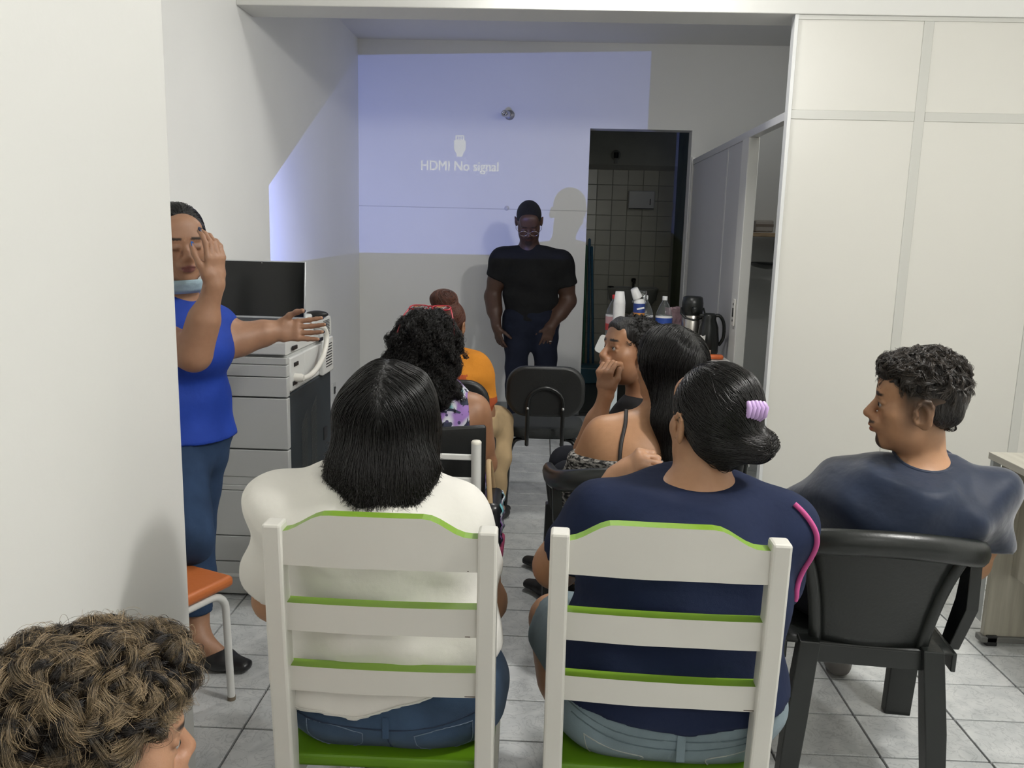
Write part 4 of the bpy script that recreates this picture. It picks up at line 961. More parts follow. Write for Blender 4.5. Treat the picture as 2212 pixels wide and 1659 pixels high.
def hand_prims(wrist, f, n, thumb, curls=(.25, .28, .3, .32), sc=1.0, spread=.25, thumb_curl=.2, thumb_out=.75, tip=None, k=.005):
    """f = finger direction, n = palm normal (fingers curl to it), thumb = +-1 side of cross(n, f)"""
    f = unit(f); n = unit(A3(n)-f*(A3(n) @ f)); s = np.cross(n, f)*thumb; w = A3(wrist); L = []; tips = []
    L.append(Cap(w, w+f*.03*sc, .027*sc, .033*sc, .68, s, .02, tag='hand'))
    L.append(Cap(w+f*.032*sc, w+f*.078*sc, .036*sc, .040*sc, .36, s, .015, tag='hand'))
    L.append(Ell(w+f*.035*sc+s*.022*sc+n*.008*sc, A3(.017, .024, .014)*sc, np.stack([s, f, n], 1), .012, tag='hand'))
    for i, (o, ln) in enumerate(((.030, .92), (.010, 1.04), (-.010, .98), (-.029, .78))):
        p = w+f*(.086-abs(o)*.15)*sc+s*o*sc*1.02; d0 = unit(f+s*o*spread*8); ang = 0; r = .0092*sc
        for j, l in enumerate((.042, .026, .022)):
            ang += curls[i]*(1.0 if j else .8); d = d0*math.cos(ang)+n*math.sin(ang); q = p+d*l*ln*sc
            L.append(Cap(p, q, r, r*.9, 1, None, k, tag='hand')); r *= .9; p = q
        tips.append((p, d, unit(np.cross(np.cross(d, n), d)) if False else unit(n-d*(n @ d))))
    p = w+f*.022*sc+s*.026*sc+n*.006*sc; d = unit(s*thumb_out+f*.75+n*.28); r = .0115*sc
    for j, l in enumerate((.042, .033, .026)):
        q = p+d*l*sc; L.append(Cap(p, q, r, r*.9, 1, None, .008, tag='hand')); r *= .9; p = q; d = unit(d-s*thumb_curl+f*.25*thumb_curl+n*thumb_curl*.6)
    tips.append((p, d, unit(n-d*(n @ d))))
    return L, tips
def limb(a, b, ra, rb, k=.02, tag='', bulge=None):
    L = [Cap(a, b, ra, rb, k=k, tag=tag)]
    if bulge: t, r, off = bulge; m = A3(a)*(1-t)+A3(b)*t+A3(off); ax = unit(A3(b)-A3(a)); L.append(Cap(m-ax*.05, m+ax*.05, r, r, k=.03, tag=tag))
    return L
def body_prims(J, S=1.0, arm=1.0, leg=1.0):
    """J: joints pel wst chs nck sl sr el er wl wr hl hr kl kr al ar, side vector, half widths pw ww cw, flat"""
    sd = J.get('side', (1, 0, 0)); fl = J.get('flat', .66); g = lambda k: A3(J[k]); L = []
    top = (g('sl')+g('sr'))/2*.55+g('nck')*.45-A3(0, 0, .055*S)
    L += [Cap(g('pel'), g('wst'), J['pw'], J['ww'], fl, sd, .05, tag='torso'), Cap(g('wst'), g('chs'), J['ww'], J['cw'], fl, sd, .05, tag='torso'), Cap(g('chs'), top, J['cw'], J.get('tw', J['cw']*.78), fl*.95, sd, .05, tag='torso')]
    if 'butt' in J:
        for p in ('hl', 'hr'): L.append(Ell(g(p)+A3(J['butt']), (J['pw']*.60, .12*S, .11*S), None, .05, tag='hip'))
    for x in ('l', 'r'):
        L += [Cap(g('nck')-A3(0, 0, .02), g('s'+x), .046*S, .052*S*arm, k=.045, tag='shoulder')]
        L += limb(g('s'+x), g('e'+x), .053*S*arm, .041*S*arm, .025, 'uarm_'+x, (.4, .047*S*arm, (0, 0, 0)))
        L += limb(g('e'+x), g('w'+x), .040*S*arm, .026*S*arm, .02, 'farm_'+x, (.28, .041*S*arm, (0, 0, 0)))
        if 'k'+x in J:
            L += limb(g('h'+x), g('k'+x), .088*S*leg, .058*S*leg, .04, 'thigh_'+x)
            L += limb(g('k'+x), g('a'+x), .056*S*leg, .036*S, .02, 'shin_'+x, (.3, .052*S*leg, (0, -.01, 0)))
    L.append(Cap(g('nck')-A3(0, 0, .03), g('hb'), J.get('nr', .054)*S, J.get('nr', .054)*S*.95, k=.035, tag='neck'))
    return L
def paint(V, c, R, s, skin, lip=None, brow=(.02, .013, .01), beard=None, stubble=0, fade=None, nearhair=None):
    col = np.tile(np.array(skin), (len(V), 1)); p = (V-A3(c)) @ np.array(R)/s; x, y, z = p.T; inh = (np.abs(x) < .12) & (np.abs(y) < .13) & (np.abs(z) < .14)
    def mixin(m, cc, a=1.0): nonlocal col; w = (np.clip(m, 0, 1)*a*inh)[:, None]; col = col*(1-w)+np.array(cc)*w
    red = np.array(skin)*np.array([1.06, .82, .78])
    mixin(1.2-((x/.05)**2+((y-.09)/.04)**2+((z+.03)/.03)**2), red, .22)
    mixin(3-3*(((np.abs(x)-.031)/.019)**2+((y-.088)/.03)**2+((z+.001)/.011)**2), np.array(skin)*.62, .6)
    if beard is not None:
        b = np.maximum(4-4*((x/.026)**2+((y-.085)/.04)**2+((z+.100)/.024)**2), 4-4*((x/.030)**2+((y-.098)/.025)**2+((z+.0495)/.007)**2)); mixin(b, beard, .9)
    if stubble: mixin((np.clip((-.045-z)/.03, 0, 1))*(y > -.02)*(1+z*0), np.array(skin)*.35, stubble)
    lc = np.array(skin)*np.array([.82, .52, .50]) if lip is None else np.array(lip)
    mixin(3-3*((x/.024)**2+((y-.102)/.016)**2+((z+.0645)/.0125)**2), lc)
    bz = .026-.10*(np.abs(np.abs(x)-.030)-.0)**1.0*.25; mixin(3-3*(((np.abs(x)-.031)/.021)**2+((z-bz)/.0052)**4+((y-.085)/.035)**2), brow)
    if fade is not None: z0, z1, cc, a, yf = fade; mixin(np.clip((z-z0)/(z1-z0), 0, 1)*np.clip((yf-y)/.025, 0, 1), cc, a)
    return col
M_eyew = mat('eye_white', (.34, .32, .30), .2); M_iris = mat('eye_iris', (.022, .012, .007), .15)
def eyes(c, R, s, parent, origin, look=(0, 1, 0), open_=1.0):
    for x in (-1, 1):
        p = A3(c)+np.array(R) @ (A3(x*.031, .0780, -.0015)*s); d = np.array(R) @ unit(look); r = .0110*s
        mb = MB(); mb.sphere((0, 0, 0), r, 0, 10); a, b, d2 = frame(d)
        mb.sphere(tuple(Vector(d)*r*.56), (r*.58, r*.58, r*.58), 1, 8)
        mb.obj('eye', [M_eyew, M_iris], parent, loc=tuple(p-A3(origin)))
def lids(c, R, s, drop=.0):
    """lowered upper eyelids"""
    return [Ell(A3(c)+np.array(R) @ (A3(x*.031, .0865, .0015-drop)*s), A3(.0165, .0095, .0085)*s, R, .004*s, tag='head') for x in (-1, 1)]
def project(F, pts, lift=.002, it=14):
    """lay a line of points on the surface of a volume"""
    P = np.array([tuple(p) for p in pts], float)
    for _ in range(it): P = P-F.grad(P)*np.clip(F.sample(P)-lift, -.02, .02)[:, None]*.8
    return P
def person(label, origin): return thing('person', label, 'person', tuple(origin))
def garment(name, prims, m, P, origin, step=.008, th=.012, k=None, cuts=(), wrinkle=None, fine=(), extra=(), sub=None, label=None, nsm=1):
    L = [p.grow(th, k) for p in prims]+list(extra); F = Field(L, step, fine)
    if wrinkle: F.wrinkle(*wrinkle)
    for pt, n in cuts: F.cut(pt, n)
    if sub:
        for p in sub: p.op = 's'; F.add(p)
    V, Q = F.mesh(); V = smooth_verts(V, Q, nsm, .4)
    o = raw_mesh(name, V, Q, m, None, P, origin, label=label); return o, F
def sleeve(J, x, frac, base=.053, S=1.0, arm=1.0, flare=0.0, cutlen=True):
    """upper-arm cloth from shoulder to a fraction of the arm, cut square at the hem"""
    a, b = A3(J['s'+x]), A3(J['e'+x]); e = a+(b-a)*frac; d = unit(b-a)
    return Cap(a, a+(b-a)*(frac+.12), (base+.004)*S*arm, (base-.004+flare)*S*arm, k=.03, cut=[(e, d)], tag='sleeve')
def by_tag(L, *tags): return [p for p in L if any(p.tag.startswith(t) for t in tags)]
# ================================================================== the people
SKIN_P = dict(tan=(.42, .225, .125), light=(.50, .29, .18), brown=(.33, .165, .088), dark=(.085, .042, .027))
WAVES = [((4, 0, 46), 1), ((20, 8, 38), .8), ((-24, 6, 30), .7), ((35, 0, 14), .35)]
def shoe(P, origin, ankle, toe, m, S=1.0, name='shoe', low=False):
    a = A3(ankle); d = unit(A3(toe)); side = unit(np.cross(d, (0, 0, 1))); z = .032*S
    heel = A3(a[0], a[1], z)-d*.035*S; tip = A3(a[0], a[1], z*.85)+d*.185*S; mid = A3(a[0], a[1], z)+d*.09*S
    L = [Cap(heel, mid, .036*S, .044*S, .8, side, .03), Cap(mid, tip, .044*S, .030*S, .62, side, .03)]
    if not low: L.append(Cap(A3(a[0], a[1], .05), a+A3(0, 0, .02), .040*S, .044*S, k=.03))
    F = Field(L, .008); F.cut((0, 0, .003), (0, 0, -1))
    if low: F.cut(A3(a[0], a[1], .062)+d*.02, unit(A3(0, 0, 1)-d*.25))
    V, Q = F.mesh(); return raw_mesh(name, smooth_verts(V, Q, 1), Q, m, None, P, origin)
def foot_prims(ankle, toe, S=1.0):
    a = A3(ankle); d = unit(A3(toe)); side = unit(np.cross(d, (0, 0, 1)))
    return [Cap(A3(a[0], a[1], .032)-d*.03*S, A3(a[0], a[1], .026)+d*.17*S, .030*S, .024*S, .75, side, .03), Cap(a, A3(a[0], a[1], .04)+d*.08*S, .034*S, .028*S, k=.03)]
def make_body(P, origin, L, skin, head, J, step=.010, fine=(), paintkw=None):
    F = Field(L, step, fine); V, Q = F.mesh(); V = smooth_verts(V, Q, 1, .3); c, R, s = head
    col = paint(V, c, R, s, skin, **(paintkw or {}))
    return raw_mesh('body', V, Q, M_skin, col, P, origin), F
def box_around(c, r, h): return (A3(c)-A3(r), A3(c)+A3(r), h)
def hair_mass(P, origin, prims, m, step=.0065, cuts=(), wr=None, n=1, name='hair', label=None):
    F = Field(prims, step, pad=.045)
    if wr: F.wrinkle(*wr)
    for a, b in cuts: F.cut(a, b)
    V, Q = F.mesh(); V = smooth_verts(V, Q, n, .4)
    return raw_mesh(name, V, Q, m, None, P, origin, label=label), F, V, Q
def long_strands(P_hair, origin, F, V, Q, c, crown, zend, n, m, steps=26, r0=.0007, r1=.0004, seed=1, part=(0, 1, 0), sel=None, wave=0.0, out=.0, lean=(0, 0, 0)):
    rng = np.random.default_rng(seed); roots = surface_points(V, Q, n, rng, sel); off = rng.uniform(-.002, .0045, n)
    ze = zend(roots, rng) if callable(zend) else zend+rng.normal(0, .012, n)
    ds = np.maximum(.0022, (roots[:, 2]-ze)*1.12/steps+np.maximum(0, roots[:, 2]-c[2])*.05/steps*6)[:, None]
    jit = rng.normal(0, .13, (n, 3)); pt = unit(part)
    def direc(p, i):
        h = p-A3(crown); h = h-pt*(h @ pt)[:, None]; h[:, 2] = 0; h /= np.linalg.norm(h, axis=1, keepdims=True)+1e-6
        up = np.clip((p[:, 2]-A3(c)[2])/.10, 0, 1)[:, None]
        return h*up*1.0+A3(0, 0, -1)+jit*.6+A3(lean)+wave*np.sin(i*.9+jit[:, :1]*30)*np.cross(A3(0, 0, 1), h)
    S = flow(F, roots, direc, steps, ds, off)
    if out:
        g = F.grad(S[:, -1]); k = np.linspace(0, 1, 6)**2
        for q in range(6): S[:, -6+q] += (g*rng.uniform(0, out, (n, 1))+rng.normal(0, out*.35, (n, 3)))*k[q]
    return strands('hair_strands', S, r0, r1, m, P_hair, origin)
def ringlets(P_hair, origin, F, V, Q, n, m, per, length, rad, turns, seed=2, steps=26, down=.8, r0=.0007, sel=None, spread=.004, vdir=None):
    """clumps of strands that follow the hair volume while winding around their own axis"""
    rng = np.random.default_rng(seed); roots = surface_points(V, Q, n, rng, sel); jit = rng.normal(0, .8, (n, 3))
    lens = length*rng.uniform(.6, 1.2, n); vd = A3(0, 0, -1) if vdir is None else None
    S = flow(F, roots, lambda p, i: (down*(vd if vd is not None else vdir(p))+jit), steps, (lens/steps)[:, None], rng.uniform(.0, .008, n))
    T = np.gradient(S, axis=1); T /= np.linalg.norm(T, axis=2, keepdims=True)+1e-9
    a = np.cross(T, rng.normal(0, 1, (n, 1, 3))); a /= np.linalg.norm(a, axis=2, keepdims=True)+1e-9; b = np.cross(T, a)
    t = np.linspace(0, 1, steps+1)[None, :, None]; ph = rng.uniform(0, 6.28, (n, 1, 1)); tr = turns*rng.uniform(.7, 1.3, (n, 1, 1)); rd = rad*rng.uniform(.6, 1.35, (n, 1, 1))
    out = []
    for k in range(per):
        dp = rng.normal(0, .22, (n, 1, 1)); sp = rng.normal(0, spread, (n, 1, 3))*(.3+t)
        an = ph+dp+tr*6.283*t; rr = rd*np.minimum(1, t*4+.15)*rng.uniform(.8, 1.15, (n, 1, 1))
        out.append(S+a*np.cos(an)*rr+b*np.sin(an)*rr+sp)
    return strands('hair_strands', np.concatenate(out), r0, r0*.6, m, P_hair, origin)
def to_point_strands(P_hair, origin, F, V, Q, target, n, m, steps=22, length=.16, seed=3, sel=None, r0=.0007, jit=.10, axis=None):
    rng = np.random.default_rng(seed); roots = surface_points(V, Q, n, rng, sel); j = rng.normal(0, jit, (n, 3)); tg = A3(target)
    def direc(p, i):
        d = tg-p; return d/(np.linalg.norm(d, axis=1, keepdims=True)+1e-6)+j
    dist = np.minimum(length, np.linalg.norm(tg-roots, axis=1)*.95)
    S = flow(F, roots, direc, steps, (dist/steps)[:, None], rng.uniform(-.001, .003, n))
    return strands('hair_strands', S, r0, r0*.7, m, P_hair, origin)
def coil_strands(P_hair, origin, F, V, Q, center, axis, n, m, seed=5, steps=18, length=.09, r0=.0007):
    rng = np.random.default_rng(seed); roots = surface_points(V, Q, n, rng); ax = unit(axis); j = rng.normal(0, .2, (n, 3)); c = A3(center)
    S = flow(F, roots, lambda p, i: np.cross(ax, p-c)/(np.linalg.norm(p-c, axis=1, keepdims=True)+1e-6)+j, steps, length/steps, rng.uniform(-.001, .003, n))
    return strands('hair_strands', S, r0, r0*.7, m, P_hair, origin)
def seam(P, origin, F, pts, m, r=.0011, name='seam', lift=.0015, y0=1.2, dense=14):
    """a stitched line laid on the back of a garment; pts = (x, z)"""
    out = []
    q = smooth_path([(x, 0, z) for x, z in pts], dense)
    for p in q:
        y = F.ray_y(p.x, p.z, y0, y0+.6, 240)
        if y is not None: out.append((p.x-origin[0], y-lift-origin[1], p.z-origin[2]))
    if len(out) > 2: MB().tube(out, r, n=5).obj(name, m, P)
H_black = hair_mat('black_hair', (.003, .0026, .0026), (.0075, .006, .0052), .26, .5, .40)
H_blackb = hair_base('black_hair_base', (.003, .0026, .0026))
H_dbrown = hair_mat('dark_brown_hair', (.008, .005, .004), (.022, .015, .011), .36, .5, .5)
H_dbrownb = hair_base('dark_brown_hair_base', (.007, .005, .004))
T0P = time.time()

# ---------------------------------------------------------------- woman in the white T-shirt (front left chair)
org = A3(-.285, 1.58, 0); P5 = person('person in a white T-shirt and blue jeans, seated from behind, straight black hair', org)
J = dict(pel=(-.28, 1.595, .515), wst=(-.30, 1.585, .68), chs=(-.325, 1.60, .80), nck=(-.335, 1.645, .935), hb=(-.32, 1.655, 1.00),
         sl=(-.505, 1.625, .865), sr=(-.165, 1.625, .850), el=(-.565, 1.70, .625), er=(-.105, 1.71, .635), wl=(-.42, 1.93, .575), wr=(-.20, 1.93, .575),
         hl=(-.375, 1.60, .520), hr=(-.19, 1.60, .520), kl=(-.40, 2.00, .50), kr=(-.17, 2.00, .50), al=(-.40, 2.03, .09), ar=(-.18, 2.03, .09), pw=.185, ww=.165, cw=.178, flat=.66, tw=.15, butt=(0, -.012, -.005))
hc, hR, hs = A3(-.305, 1.668, 1.040), rotm(-.12, -.05, .06), .97
L = body_prims(J, .96, 1.12, 1.1)
hl, _ = hand_prims(J['wl'], (.45, .7, -.25), (0, .2, -1), 1, sc=.92); hr_, _ = hand_prims(J['wr'], (-.45, .7, -.25), (0, .2, -1), -1, sc=.92)
make_body(P5, org, L+head_prims(hc, hR, hs)+hl+hr_+foot_prims(J['al'], (0, 1, 0))+foot_prims(J['ar'], (0, 1, 0)), SKIN_P['tan'], (hc, hR, hs), J, .011)
M_wtee = cloth('white_cotton', (.80, .78, .725), .85, 900, .05, 8, .15)
M_jean = cloth('blue_denim', (.055, .105, .19), .9, 1100, .45, 9, .5, .1)
Ls = by_tag(L, 'torso', 'shoulder', 'hip')
sl = [sleeve(J, 'l', .80, .072, .96, 1.0, .012), sleeve(J, 'r', .62, .066, .96, 1.0, .012)]
o, F = garment('shirt', Ls, M_wtee, P5, org, .0075, .020, .05, [((-.33, 1.5, .502), (-.16, 0, -1)), ((-.33, 1.5, .502), (.38, 0, -1)), ((-.335, 1.635, .955), (0, -.25, 1))],
               (.0042, [((6, 0, 34), 1), ((26, 8, 26), .9), ((-28, 6, 20), .8), ((40, 0, 10), .4)], 5), extra=sl+[Cap((-.41, 1.56, .575), (-.17, 1.56, .575), .105, .105, .92, (1, 0, 0), .06)])
seam(P5, org, F, [(-.49, .536), (-.42, .526), (-.33, .514), (-.23, .548), (-.15, .578)], mat('white_seam', (.70, .68, .63), .8), .0014, 'hem_seam')
Lj = by_tag(L, 'torso', 'hip', 'thigh', 'shin')[:1]+by_tag(L, 'hip', 'thigh', 'shin')
o, Fj = garment('jeans', Lj, M_jean, P5, org, .008, .010, None, [((0, 0, .595), (0, 0, 1)), ((0, 0, .12), (0, 0, -1))], (.0022, [((10, 0, 60), 1), ((40, 0, 20), .5)], 9), extra=[Cap((-.40, 1.585, .505), (-.16, 1.585, .505), .105, .105, .95, (1, 0, 0), .05)])
M_thread = mat('denim_thread', (.15, .20, .28), .8); M_dseam = mat('denim_seam_dark', (.02, .035, .07), .9)
for pts in ([(-.275, .50), (-.272, .46), (-.268, .425)], [(-.49, .51), (-.40, .492), (-.275, .480), (-.18, .492), (-.09, .52)]): seam(P5, org, Fj, pts, M_dseam, .0016)
for sx, x0 in ((-1, -.375), (1, -.165)):
    seam(P5, org, Fj, [(x0+sx*.055, .495), (x0, .487), (x0-sx*.055, .470)], M_thread); seam(P5, org, Fj, [(x0-sx*.055, .470), (x0-sx*.045, .43), (x0, .415), (x0+sx*.05, .44), (x0+sx*.055, .495)], M_thread)
y = Fj.ray_y(-.275, .485, 1.3, 1.9)
if y: MB().box((-.275-org[0], y-.002-org[1], .485), (.014, .006, .045), bev=.002).obj('belt_loop', M_jean, P5)
for x in ('l', 'r'): shoe(P5, org, J['a'+x], (0, 1, 0), M_dark, .92)
pr = [Ell(hc+A3(0, -.012, .030), (.090, .110, .097), hR, .03), Cap(hc+A3(-.006, -.035, .01), hc+A3(.002, -.075, -.085), .090, .088, .74, (1, .08, 0), .04), Cap(hc+A3(.002, -.080, -.085), hc+A3(.028, -.178, -.205), .088, .034, .52, (1, .08, 0), .05), Cap(hc+A3(-.065, .0, -.02), hc+A3(-.055, -.02, -.12), .033, .028, k=.03), Cap(hc+A3(.066, .0, -.02), hc+A3(.066, -.025, -.15), .033, .028, k=.03)]
ho, F, V, Q = hair_mass(P5, org, pr, H_blackb, .0065, [(hc+hR @ A3(0, .075, .02), hR @ A3(0, 1, .1))], (.0022, [((60, 20, 4), 1), ((-75, 10, 6), .8)], 3))
long_strands(ho, org, F, V, Q, hc, hc+A3(.0, -.01, .12), lambda r, g: .900+g.normal(0, .018, len(r))+.70*np.abs(r[:, 0]-hc[0]-.030), 8500, H_black, 28, .00055, .0003, 11, (0, 1, 0), lambda c: (c[:, 2] > .955)+.0, .05, .010)

# ---------------------------------------------------------------- woman in navy with bun and lilac clip (front right chair)
org = A3(.29, 1.58, 0); P8 = person('person in a navy top and pale jeans, seated from behind, black hair in a bun', org)
J = dict(pel=(.275, 1.595, .515), wst=(.285, 1.585, .68), chs=(.300, 1.61, .80), nck=(.325, 1.645, .935), hb=(.338, 1.66, 1.00),
         sl=(.135, 1.625, .862), sr=(.478, 1.625, .852), el=(.045, 1.745, .705), er=(.515, 1.74, .63), wl=(.180, 1.84, .885), wr=(.40, 1.94, .575),
         hl=(.185, 1.60, .520), hr=(.365, 1.60, .520), kl=(.055, 1.97, .475), kr=(.40, 2.0, .50), al=(.10, 2.02, .09), ar=(.39, 2.03, .09), pw=.19, ww=.175, cw=.185, flat=.66, tw=.15, butt=(0, -.012, -.005))
hc, hR, hs = A3(.350, 1.668, 1.060), rotm(.34, -.02, .05), .97
L = body_prims(J, .96, 1.12, 1.12)
hl, _ = hand_prims(J['wl'], (.60, -.25, .62), (.55, .3, -.6), 1, (1.2, 1.3, 1.3, 1.3), .92, .1, .9, .25); hr_, _ = hand_prims(J['wr'], (-.45, .7, -.25), (0, .2, -1), -1, sc=.92)
make_body(P8, org, L+head_prims(hc, hR, hs)+hl+hr_+foot_prims(J['al'], (0, 1, 0))+foot_prims(J['ar'], (0, 1, 0)), SKIN_P['tan'], (hc, hR, hs), J, .011, [box_around(hc, (.11, .11, .13), .0042), box_around(A3(J['wl'])+A3(.04, 0, .05), (.06, .06, .07), .0042)])
M_navy = cloth('navy_cotton', (.0095, .017, .050), .85, 900, .25, 7, .2)
Ls = by_tag(L, 'torso', 'shoulder', 'hip')
o, F = garment('top', Ls, M_navy, P8, org, .0075, .019, .05, [((.3, 1.5, .497), (-.16, 0, -1)), ((.3, 1.5, .497), (.22, 0, -1)), ((.325, 1.64, .955), (0, -.25, 1))], (.0032, [((6, 0, 34), 1), ((26, 8, 26), .9), ((-28, 6, 20), .8)], 15), extra=[sleeve(J, 'l', .66, .066, .96, 1, .006), sleeve(J, 'r', .72, .070, .96, 1, .006), Cap((.18, 1.56, .575), (.39, 1.56, .575), .105, .105, .92, (1, 0, 0), .06)])
# pink trim around the right armhole
pts = project(F, smooth_path([(.500, 1.575, .925), (.525, 1.56, .90), (.545, 1.56, .86), (.555, 1.565, .81), (.560, 1.57, .76), (.555, 1.58, .71)], 6), .003)
MB().tube([tuple(p-org) for p in pts], .0055, n=8).obj('sleeve_trim', mat('pink_trim', (.50, .07, .24), .7), P8)
M_pale = cloth('pale_denim', (.22, .29, .325), .9, 1100, .35, 8, .5, .1)
Lj = by_tag(L, 'torso')[:1]+by_tag(L, 'hip', 'thigh')+[Cap(A3(*J['kr']), A3(*J['ar']), .056, .04, k=.02), Cap(A3(*J['hl']), A3(*J['hl'])*.12+A3(*J['kl'])*.88, .1, .075, k=.04)]
for p in Lj:
    if p.tag == 'thigh_l': p.cut = [(A3(*J['hl'])*.18+A3(*J['kl'])*.82, unit(A3(*J['kl'])-A3(*J['hl'])))]
Lj[-1].cut = [(A3(*J['hl'])*.18+A3(*J['kl'])*.82, unit(A3(*J['kl'])-A3(*J['hl'])))]
o, Fj = garment('jeans', Lj, M_pale, P8, org, .008, .010, None, [((0, 0, .595), (0, 0, 1)), ((0, 0, .12), (0, 0, -1))], (.0022, [((10, 0, 60), 1), ((40, 0, 20), .5)], 19), extra=[Cap((.16, 1.585, .505), (.40, 1.585, .505), .108, .108, .95, (1, 0, 0), .05)])
M_pth = mat('pale_thread', (.34, .36, .34), .8); M_pds = mat('pale_denim_seam', (.10, .14, .16), .9)
for pts in ([(.07, .535), (.17, .498), (.29, .484), (.38, .492), (.47, .52)], [(.08, .515), (.18, .478), (.29, .464), (.37, .472), (.46, .50)]): seam(P8, org, Fj, pts, M_pds, .0014)
for sx, x0 in ((-1, .165), (1, .395)): seam(P8, org, Fj, [(x0+sx*.06, .480), (x0, .455), (x0-sx*.055, .438), (x0-sx*.03, .40)], M_pth, .0014); seam(P8, org, Fj, [(x0+sx*.06, .480), (x0+sx*.05, .435), (x0+sx*.03, .40)], M_pth, .0012)
y = Fj.ray_y(.288, .475, 1.3, 1.9)
if y: MB().box((.288-org[0], y-.003-org[1], .474), (.017, .007, .062), bev=.002).obj('belt_loop', M_pale, P8)
for x in ('l', 'r'): shoe(P8, org, J['a'+x], (0, 1, 0), M_dark, .92)
bun = hc+hR @ A3(.050, -.094, -.028)
pr = [Ell(hc+hR @ A3(0, -.016, .034), (.083, .098, .089), hR, .02), Ell(hc+hR @ A3(.0, -.050, -.02), (.066, .05, .055), hR, .03), Ell(bun, (.040, .030, .032), hR, .02), Cap(hc+hR @ A3(.0, -.075, -.04), hc+hR @ A3(-.005, -.052, -.100), .024, .010, k=.03)]
ho, F, V, Q = hair_mass(P8, org, pr, H_blackb, .006, [(hc+hR @ A3(0, .045, .045), hR @ A3(0, .9, -.42)), (hc+hR @ A3(0, -.010, -.02), hR @ A3(0, 1.0, -.9))], (.0014, [((80, 20, 40), 1), ((-60, 70, 20), .7)], 4))
to_point_strands(ho, org, F, V, Q, bun, 5200, H_black, 22, .15, 21, None, .0006, .10)
cl = A3(hc+hR @ A3(.022, -.104, .046)); o = thing('hair_clip', 'lilac claw clip in the black bun of the woman in navy', 'hair clip', tuple(cl))
mb = MB()
for k in range(-2, 3): mb.tube([tuple(hR @ A3(k*.008, -.004, .014-abs(k)*.001)), tuple(hR @ A3(k*.009, -.014, .004)), tuple(hR @ A3(k*.009, -.010, -.012)), tuple(hR @ A3(k*.008, .004, -.022))], .0058, n=8)
mb.obj('claw', mat('lilac_plastic', (.50, .34, .62), .35), o)

# ---------------------------------------------------------------- young man in navy T-shirt (black armchair right)
org = A3(.90, 2.16, 0); P9 = person('young person in a navy T-shirt, head in profile, faded wavy dark hair', org)
J = dict(pel=(.875, 2.20, .51), wst=(.90, 2.13, .62), chs=(.945, 2.09, .75), nck=(.990, 2.115, .848), hb=(.975, 2.125, .955),
         sl=(.800, 2.17, .782), sr=(1.128, 2.07, .800), el=(.685, 2.26, .640), er=(1.145, 2.13, .605), wl=(.80, 2.36, .650), wr=(1.12, 2.38, .655),
         hl=(.785, 2.22, .515), hr=(.965, 2.20, .515), kl=(.76, 2.60, .50), kr=(1.02, 2.60, .50), al=(.76, 2.62, .09), ar=(1.03, 2.66, .09), pw=.165, ww=.160, cw=.180, flat=.62, tw=.155, side=(1, -.28, 0), nr=.058)
hc, hR, hs = A3(.948, 2.10, 1.030), rotm(1.20, -.03, -.02), 1.02
L = body_prims(J, 1.0, 1.05, 1.05)
hl, _ = hand_prims(J['wl'], (.7, .6, -.1), (0, .2, -1), 1); hr_, _ = hand_prims(J['wr'], (-.1, 1, -.1), (-.2, 0, -1), -1)
skin9 = (.40, .215, .115)
make_body(P9, org, L+head_prims(hc, hR, hs, 1.06, 1.0, 1.05, 1.12)+hl+hr_+foot_prims(J['al'], (-.2, 1, 0))+foot_prims(J['ar'], (.2, 1, 0)), skin9, (hc, hR, hs), J, .011, [box_around(hc+A3(-.01, 0, -.02), (.13, .12, .14), .0036)], dict(beard=(.02, .013, .01), fade=(-.075, .030, (.012, .009, .007), .95, .050)))
eyes(hc, hR, hs, P9, org, (-.15, 1, .05))
M_navy2 = cloth('navy_jersey', (.0052, .0145, .040), .5, 1100, .3, 6, .15, .35)
o, F = garment('shirt', by_tag(L, 'torso', 'shoulder'), M_navy2, P9, org, .0072, .016, .05, [((.9, 2.1, .47), (0, 0, -1)), (A3(.985, 2.10, .890), (-.06, -.38, 1))], (.0050, [((25, 10, 42), 1), ((-30, 6, 34), 1), ((44, 0, 12), .5)], 25),
               extra=[sleeve(J, 'l', .80, .070, 1, 1, .004), sleeve(J, 'r', .62, .072, 1, 1, .012)])
MB().tube([tuple(A3(.985+.071*math.cos(a), 2.112+.066*math.sin(a), .888+.066*math.sin(a)*.34+.002*math.cos(a))-org) for a in [2*PI*i/26 for i in range(26)]], .0065, n=8, closed=True).obj('collar', M_navy2, P9)
M_short = cloth('dark_shorts', (.02, .022, .03), .85)
garment('trousers', by_tag(L, 'torso')[:1]+by_tag(L, 'thigh')+by_tag(L, 'shin'), M_short, P9, org, .011, .012, None, [((0, 0, .60), (0, 0, 1)), ((0, 0, .2), (0, 0, -1))])
for x, d in (('l', (-.2, 1, 0)), ('r', (.2, 1, 0))): shoe(P9, org, J['a'+x], d, mat('grey_shoe', (.16, .15, .14), .6), 1.0)
W = lambda x, y, z: hc+hR @ A3(x, y, z)
ct = [(W(0, 0, .036), hR @ A3(0, .05, -1))]
pr = [Ell(W(0, -.012, .048), (.077, .100, .080), hR, .02, ct), Ell(W(0, -.050, .012), (.069, .062, .075), hR, .02, [(W(0, -.018, .0), hR @ A3(0, .9, -.50))]), Ell(W(0, .052, .090), (.056, .040, .026), hR, .03), Ell(W(0, -.03, .088), (.062, .06, .042), hR, .03)]
ho, F, V, Q = hair_mass(P9, org, pr, H_dbrownb, .0055, [(W(0, .084, .06), hR @ A3(0, 1, -.2))], (.0022, [((90, 40, 50), 1), ((-70, 80, 30), .8)], 8))
